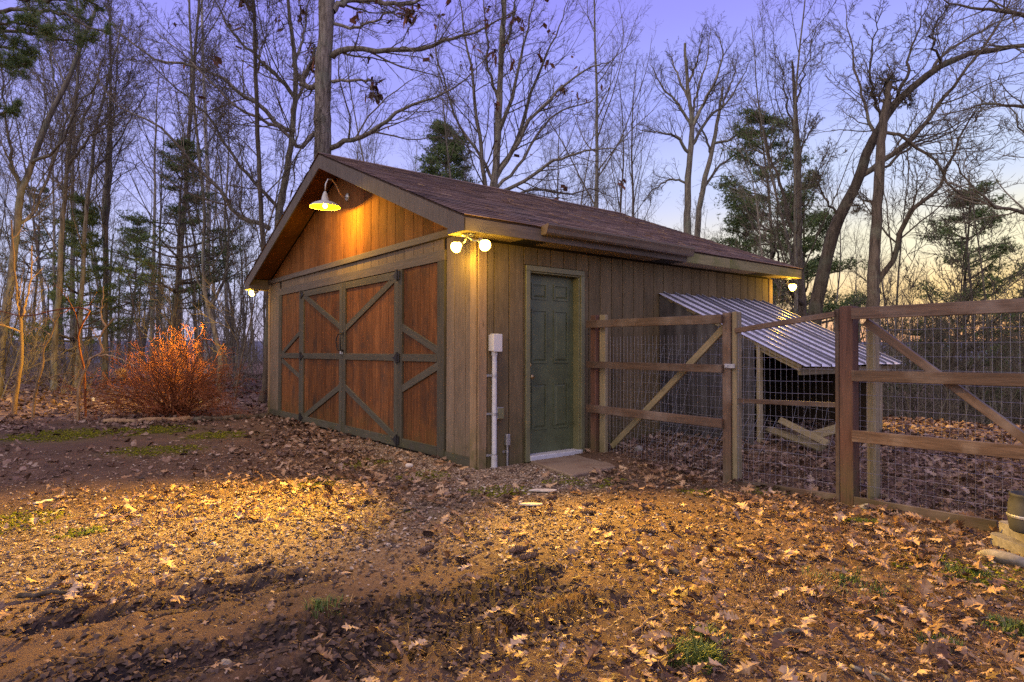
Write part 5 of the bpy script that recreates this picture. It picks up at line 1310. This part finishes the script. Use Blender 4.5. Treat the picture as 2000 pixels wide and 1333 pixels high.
def rotm(yaw, pit, rol):
    cy_, sy_ = np.cos(yaw), np.sin(yaw); cp_, sp_ = np.cos(pit), np.sin(pit); cr_, sr_ = np.cos(rol), np.sin(rol)
    Rz = np.stack([np.stack([cy_, -sy_, 0 * yaw], -1), np.stack([sy_, cy_, 0 * yaw], -1), np.stack([0 * yaw, 0 * yaw, 1 + 0 * yaw], -1)], -2)
    Ry = np.stack([np.stack([cp_, 0 * yaw, sp_], -1), np.stack([0 * yaw, 1 + 0 * yaw, 0 * yaw], -1), np.stack([-sp_, 0 * yaw, cp_], -1)], -2)
    Rx = np.stack([np.stack([1 + 0 * yaw, 0 * yaw, 0 * yaw], -1), np.stack([0 * yaw, cr_, -sr_], -1), np.stack([0 * yaw, sr_, cr_], -1)], -2)
    return Rz @ Ry @ Rx
def stamp(V, Q, pos, R_, s):
    W_ = np.einsum('nij,vj->nvi', R_, V) * s[:, None, None] + pos[:, None]
    F_ = Q[None] + (np.arange(len(pos)) * len(V))[:, None, None]
    return W_.reshape(-1, 3), F_.reshape(-1, Q.shape[1])
def sector(n, r0, r1, a=46, rng=RNG):
    th = YAW + rng.uniform(-math.radians(a), math.radians(a), n); r = np.sqrt(rng.uniform(r0 ** 2, r1 ** 2, n))
    return CAM[0] + r * np.sin(th), CAM[1] + r * np.cos(th), r
rg = np.random.default_rng(2024)
tn = [leaf_tpl(False, rg) for _ in range(10)]; tf = [leaf_tpl(True, rg) for _ in range(6)]
def leaves(r0, r1, rho, tpls, smin, smax, tilt):
    area = math.radians(92) * .5 * (r1 ** 2 - r0 ** 2) * 1.0; n = int(area * rho)
    x, y, r = sector(n, r0, r1, 46, rg)
    keep = (rg.random(n) < density(x, y)) & ~inside_bldg(x, y); x, y = x[keep], y[keep]; n = len(x)
    big = density(x, y); z = height(x, y) + .004 + .03 * rg.random(n) * np.clip(big, 0, 1)
    s = rg.uniform(smin, smax, n); R_ = rotm(rg.uniform(0, 6.28, n), rg.normal(size=n) * tilt, rg.normal(size=n) * tilt + (rg.random(n) < .35) * 3.1416)
    z = z + (np.abs(R_[:, 2, 0]) * .35) * s * .6 + .012 * (rg.random(n))
    return np.stack([x, y, z], -1), R_, s, rg.integers(0, len(tpls), n)
P1, R1, S1, K1 = leaves(1.2, 7.5, 215, tn, .05, .135, .32)
px, py, dp = project(P1[:, 0], P1[:, 1], P1[:, 2])
inf = (px > 5) & (px < 1995) & (py < 1330) & (py > 700)
score = np.where(inf, S1 / dp * np.abs(R1[:, 2, 2]), 0); order = np.argsort(-score); top = set(order[:295].tolist())
tm = []
for V, Q in tn:
    me = np_mesh('leaf', V, [Q]); me.materials.append(M_LEAF); tm.append(me)
for i in order[:295]:
    M = Matrix([list(R1[i][a] * S1[i]) + [P1[i][a]] for a in range(3)] + [[0, 0, 0, 1]])
    mk('leaf', tm[K1[i]], None, ground, M)
mask = np.ones(len(P1), bool); mask[order[:295]] = False
shaded = ((P1[:, 1] > FY - .1) & (P1[:, 0] > 0)) | (P1[:, 0] < -1.8) | (rg.random(len(P1)) < .25)  # leaves given the darker unlit tone, plus a random share
for nm, sel, mat, lab in (('leaf_litter', mask & ~shaded, M_LEAF, 'dry tan oak leaves strewn over the yard in front'), ('leaf_litter', mask & shaded, M_LEAFD, 'darker brown oak leaves heaped by the doors and fence')):
    Vs, Qs, o_ = [], [], 0
    for k, (V, Q) in enumerate(tn):
        s_ = sel & (K1 == k)
        if s_.any(): a, b2 = stamp(V, Q, P1[s_], R1[s_], S1[s_]); Vs.append(a); Qs.append(b2 + o_); o_ += len(a)
    tag(mk(nm, np_mesh(nm, np.vstack(Vs), [np.vstack(Qs)]), mat), lab, 'leaves', kind='stuff')
P2_, R2_, S2_, K2_ = leaves(7.5, 13.5, 150, tf, .07, .13, .32); P3_, R3_, S3_, K3_ = leaves(13.5, 30, 32, tf, .10, .17, .4)
Vs, Qs, o_ = [], [], 0
for Pp, Rp, Sp, Kp in ((P2_, R2_, S2_, K2_), (P3_, R3_, S3_, K3_)):
    for k, (V, Q) in enumerate(tf):
        s_ = Kp == k; a, b2 = stamp(V, Q, Pp[s_], Rp[s_], Sp[s_]); Vs.append(a); Qs.append(b2 + o_); o_ += len(a)
tag(mk('leaf_litter', np_mesh('leaf_litter', np.vstack(Vs), [np.vstack(Qs)]), M_LEAFD), 'brown leaf carpet on the forest floor farther off', 'leaves', kind='stuff')

def scatter_bits(name, label, cat, mat, n, r0, r1, tplV, tplQ, smin, smax, wfun, tilt=.3, zoff=.004, cap=1.0):
    x, y, r = sector(n, r0, r1, 46, rg); k = (rg.random(n) < wfun(x, y)) & ~inside_bldg(x, y); x, y = x[k], y[k]; n = len(x)
    s = smin + (smax - smin) * rg.random(n) ** 2.2
    R_ = rotm(rg.uniform(0, 6.28, n), rg.normal(size=n) * tilt, rg.normal(size=n) * tilt)
    a, b2 = stamp(tplV, tplQ, np.stack([x, y, height(x, y) + zoff + .006 * rg.random(n)], -1), R_, s)
    tag(mk(name, np_mesh(name, a, [b2]), mat), label, cat, kind='stuff')
octV = np.array([(1, 0, 0), (0, .8, 0), (-1.1, .1, 0), (.1, -.9, 0), (.1, 0, .55), (0, 0, -.5)]); octQ = np.array([(0, 1, 4), (1, 2, 4), (2, 3, 4), (3, 0, 4), (1, 0, 5), (2, 1, 5), (3, 2, 5), (0, 3, 5)])
slv = np.array([(-.5, -.008, 0), (.0, -.008, .05), (.5, 0, -.01), (0, .008, .05), (-.5, .008, 0)]); slq = np.array([(0, 1, 3), (0, 3, 4), (1, 2, 3)])
mg = lambda x, y: masks(x, y)[2]
scatter_bits('gravel', 'pale gravel chips round the garage corner and along the drive', 'gravel', M_GRAVEL, 150000, 3.5, 9.5, octV, octQ, .005, .019, lambda x, y: mg(x, y) * .9 + .05)
scatter_bits('gravel', 'fine sandy grit on the bare drive', 'gravel', M_GRAVEL, 26000, 1.3, 7, octV, octQ, .0025, .009, lambda x, y: .45 * (1 - masks(x, y)[0]))
scatter_bits('clods', 'dark crumbly soil clods in the tyre ruts', 'soil', M_CLOD, 80000, 1.3, 6.5, octV, octQ, .005, .024, lambda x, y: .12 + .9 * masks(x, y)[0] ** .7)
scatter_bits('straw', 'pine straw and bits of dead grass strewn over the yard', 'straw', M_STRAW, 95000, 1.3, 8.5, slv, slq, .05, .16, lambda x, y: np.clip(density(x, y) * .9, .05, 1), .16)
M_MOSS = island_mat('yellow_moss', [(0, (.05, .06, .006)), (.5, (.13, .14, .012)), (1, (.27, .25, .025))], .95, .05)
scatter_bits('moss', 'low yellow-green moss patches on the yard round the garage corner', 'moss', M_MOSS, 260000, 1.6, 14, octV, octQ, .006, .017, lambda x, y: np.where(masks(x, y)[1] * (.3 + 1.4 * np.clip(fbm(x * 9, y * 9, 3) + .5, 0, 1)) > .34, .85, 0) , .2, .006)
def fragV():
    return np.array([(-.6, -.1, 0), (-.15, -.16, .08), (.05, -.5, .02), (.2, -.12, .1), (.65, .0, .0), (.15, .15, .12), (-.1, .42, .03), (-.2, .1, .1)]), np.array([(0, 1, 7), (1, 3, 7), (1, 2, 3), (3, 5, 7), (3, 4, 5), (5, 6, 7)])
fV, fQ = fragV()
scatter_bits('leaf_crumbs', 'broken brown leaf crumbs between the whole leaves', 'leaf bits', M_LEAFD, 100000, 1.3, 9, fV, fQ, .006, .034, lambda x, y: np.clip(density(x, y) * 1.1, .05, 1), .35)  # darker tone stands for shade in the gaps between leaves
scatter_bits('leaf_crumbs', 'light tan leaf crumbs scattered over the yard', 'leaf bits', M_LEAF, 60000, 1.3, 9, fV, fQ, .006, .034, lambda x, y: np.clip(density(x, y), .05, 1), .35)

def tuft(label, px, py, rad, n, h, mat=M_GRASS, name='grass_tuft', cat='grass'):
    x, y = G(px, py); rr = rad * np.sqrt(rg.random(n)); a = rg.uniform(0, 6.28, n); lob = .55 + .45 * np.sin(a * 3 + px) * np.sin(a * 2 + py); rr = rr * lob; X = x + rr * np.cos(a) * 1.0; Y = y + rr * np.sin(a); Z = height(X, Y)
    hh = h * rg.uniform(.4, 1.2, n) * (1.2 - rr / rad * .6); az = rg.uniform(0, 6.28, n); ln = rg.uniform(.2, 1.1, n); w = .0022
    d = np.stack([np.cos(az), np.sin(az), 0 * az], -1); s = np.stack([-np.sin(az), np.cos(az), 0 * az], -1) * w
    p = np.stack([X, Y, Z], -1); m1 = p + d * (hh * ln * .35)[:, None] + np.array([0, 0, 1]) * (hh * .6)[:, None]; e = p + d * (hh * ln)[:, None] + np.array([0, 0, 1]) * (hh * .85)[:, None]
    V = np.stack([p - s, p + s, m1 + s * .8, m1 - s * .8, e], 1).reshape(-1, 3); o = (np.arange(n) * 5)[:, None]
    tag(mk(name, np_mesh(name, V, [o + np.array([[0, 1, 2, 3]]), o + np.array([[3, 2, 4]])]), mat), label, cat, kind='stuff')
tuft('bright green grass clump at the bottom right of centre', 1368, 1290, .17, 800, .06)
tuft('smaller grass clump just above the bottom clump', 1375, 1250, .13, 300, .045)
tuft('green grass blades left of centre by the tyre ruts', 628, 1195, .15, 170, .05)
tuft('green grass clump near the lower right corner', 1840, 1265, .14, 220, .045)
tuft('grass blades at the right edge, low in the picture', 1985, 1235, .16, 420, .05)
tuft('thin grass patch before the stone blocks', 1900, 1125, .25, 600, .035)
tuft('mossy green mound before the brown gate post', 1690, 1020, .15, 2600, .018)
tuft('low yellow moss patch in the lit leaves at left', 175, 1040, .14, 1300, .018)
tuft('yellow moss cushion below the middle of the barn doors', 618, 946, .17, 1900, .014)
tuft('thin dry grass in the lit leaves at right', 1560, 1150, .5, 800, .05, M_STRAW)
tuft('scattered grass blades in the leaves lower right', 1650, 1140, .45, 420, .04)

# pine cones
def cone_mesh():
    rng = np.random.default_rng(1); V, Fc = [], []
    tb = MB(); Lc = .125
    n = 78
    for i in range(n):
        t = i / n; a = i * 2.39996; r = .015 * math.sin(math.pi * (.12 + .86 * t)) ** .7 + .004; x = (t - .5) * Lc
        c_, s_ = math.cos(a), math.sin(a); base = Vector((x, r * .35 * c_, r * .35 * s_)); tip = Vector((x + .014, r * 1.15 * c_, r * 1.15 * s_)); sd_ = Vector((0, -s_, c_)) * .0085
        up = Vector((.004, c_ * .002, s_ * .002))
        i0 = len(V); V += [base - sd_ * .5, base + sd_ * .5, tip + sd_, tip + up * 2, tip - sd_]; Fc += [(i0, i0 + 1, i0 + 2, i0 + 3), (i0, i0 + 3, i0 + 4)]
    me = bpy.data.meshes.new('pine_cone'); me.from_pydata(V, [], Fc); me.materials.append(M_CONE); return me
cm = cone_mesh()
for i, (px, py, s) in enumerate([(830, 1080, 1), (834, 1049, .9), (901, 1102, 1), (1008, 1081, 1.15), (1030, 1094, 1.1), (997, 1234, 1), (1146, 989, 1), (1146, 1006, 1), (1182, 1037, 1), (1260, 1044, 1.1), (1075, 975, .9), (990, 974, .9), (769, 979, 1), (722, 987, 1), (1006, 1018, .9), (1222, 957, .8), (635, 917, 1), (636, 956, 1.1), (770, 952, 1), (1575, 995, .8)]):
    x, y = G(px, py); o = bpy.data.objects.new('pine_cone', cm); COL.objects.link(o); o.location = (x, y, float(height(x, y)) + .022); o.rotation_euler = (rt.uniform(0, 6), rt.uniform(-.15, .15), rt.uniform(-.9, .9) - YAW * 0 + YAW * -1); o.scale = (s * .85,) * 3
    tag(o, 'dark brown pine cone lying among leaves on the yard', 'pine cone', 'pine cones on the yard')
def stick(label, a, b2, r, mat=M_SAPL, bend=.01):
    A = Vector((*G(*a), 0)); B_ = Vector((*G(*b2), 0)); A.z = float(height(A.x, A.y)) + r + .006; B_.z = float(height(B_.x, B_.y)) + r + .006
    n_ = 7; side = (B_ - A).cross(Vector((0, 0, 1))).normalized()
    pts = [A.lerp(B_, k / (n_ - 1)) + side * bend * math.sin(k * 1.3) + Vector((0, 0, .004 * math.sin(k * 2))) for k in range(n_)]
    b_ = MB(); b_.tube(pts, [r * (1 - .25 * k / n_ + .08 * math.sin(k * 2.7)) for k in range(n_)], 8); tag(b_.build('stick', mat, smooth=True), label, 'stick')
stick('pale straight stick lying in lit leaves right of centre', (1236, 1241), (1281, 1210), .007, M_SAPL, .004)
stick('dark bent stick near the bottom right', (1510, 1250), (1560, 1243), .011, M_BARKD)
stick('long dark stick cut by the bottom edge at right', (1662, 1312), (1750, 1338), .008, M_BARK)
stick('short grey stick left of the near garage corner', (787, 1002), (814, 996), .012, M_BARK)
stick('dark wet stick lying by the mud at far left', (36, 1173), (132, 1164), .014, M_BARKD)
stick('thin pale stick pointing at the gate post', (1387, 966), (1446, 997), .007, M_SAPL)
stick('light split stick in the leaves at far left', (65, 988), (102, 980), .010, M_PALEB, .003)
stick('thin light twig right of the split stick', (100, 1011), (124, 997), .006, M_PALEB, .003)
stick('slim twig across leaves below the doors', (757, 1014), (787, 1001), .006, M_BARK)
def chip(label, px, py, w, seed):
    x, y = G(px, py); r = random.Random(seed); b_ = MB(); n = 9; z = float(height(x, y)) + .012
    ex = Vector(AX_R) ; ey = Vector((-ex.y, ex.x, 0)); poly = []
    for k in range(n):
        a = k / n * 6.283; q = ex * math.cos(a) * w / 2 * r.uniform(.8, 1.1) + ey * math.sin(a) * w * .16 * r.uniform(.5, 1.2); poly.append(Vector((x, y, z)) + q)
    b_.prism(poly, (0, 0, .012)); b_.bevel(.002); tag(b_.build('bark_piece', M_WHITEBK), label, 'bark')
M_WHITEBK = plain('white_bark', (.62, .55, .46), .8, .2, 0, .2, 30, (.45, .36, .27))
chip('upper white strip of bark lying before the concrete step', 1062, 960, .27, 1)
chip('lower ragged white bark piece lying on the drive', 1037, 989, .21, 2)
def rock(label, px, py, s, seed, mat=M_STONE, z=0.0):
    x, y = G(px, py, z); b_ = MB(); b_.blob((0, 0, 0), s, seed, .22, 2); tag(b_.build('stone', mat, None, Matrix.Translation((x, y, float(height(x, y)) + s[2] * .5)) @ Matrix.Rotation(seed, 4, 'Z'), True), label, 'stone')
rock('white stone on the gravel before the right barn panel', 799, 914, (.04, .03, .028), 1, M_WHITEBK)
rock('pale rough stone on leaves at the foot of the first fence post', 1248, 897, (.07, .045, .05), 2)
rock('dark round stone in the lit leaves right of centre', 1315, 1119, (.035, .03, .022), 3, M_BARKD)
rock('small pale stone lying on the mud left of centre', 437, 1283, (.030, .020, .014), 4)
rock('flat stone at the foot of the brown gate post', 1692, 995, (.09, .05, .03), 5)
rock('small grey pebble on the drive, below the gravel', 1112, 1010, (.022, .018, .014), 6)
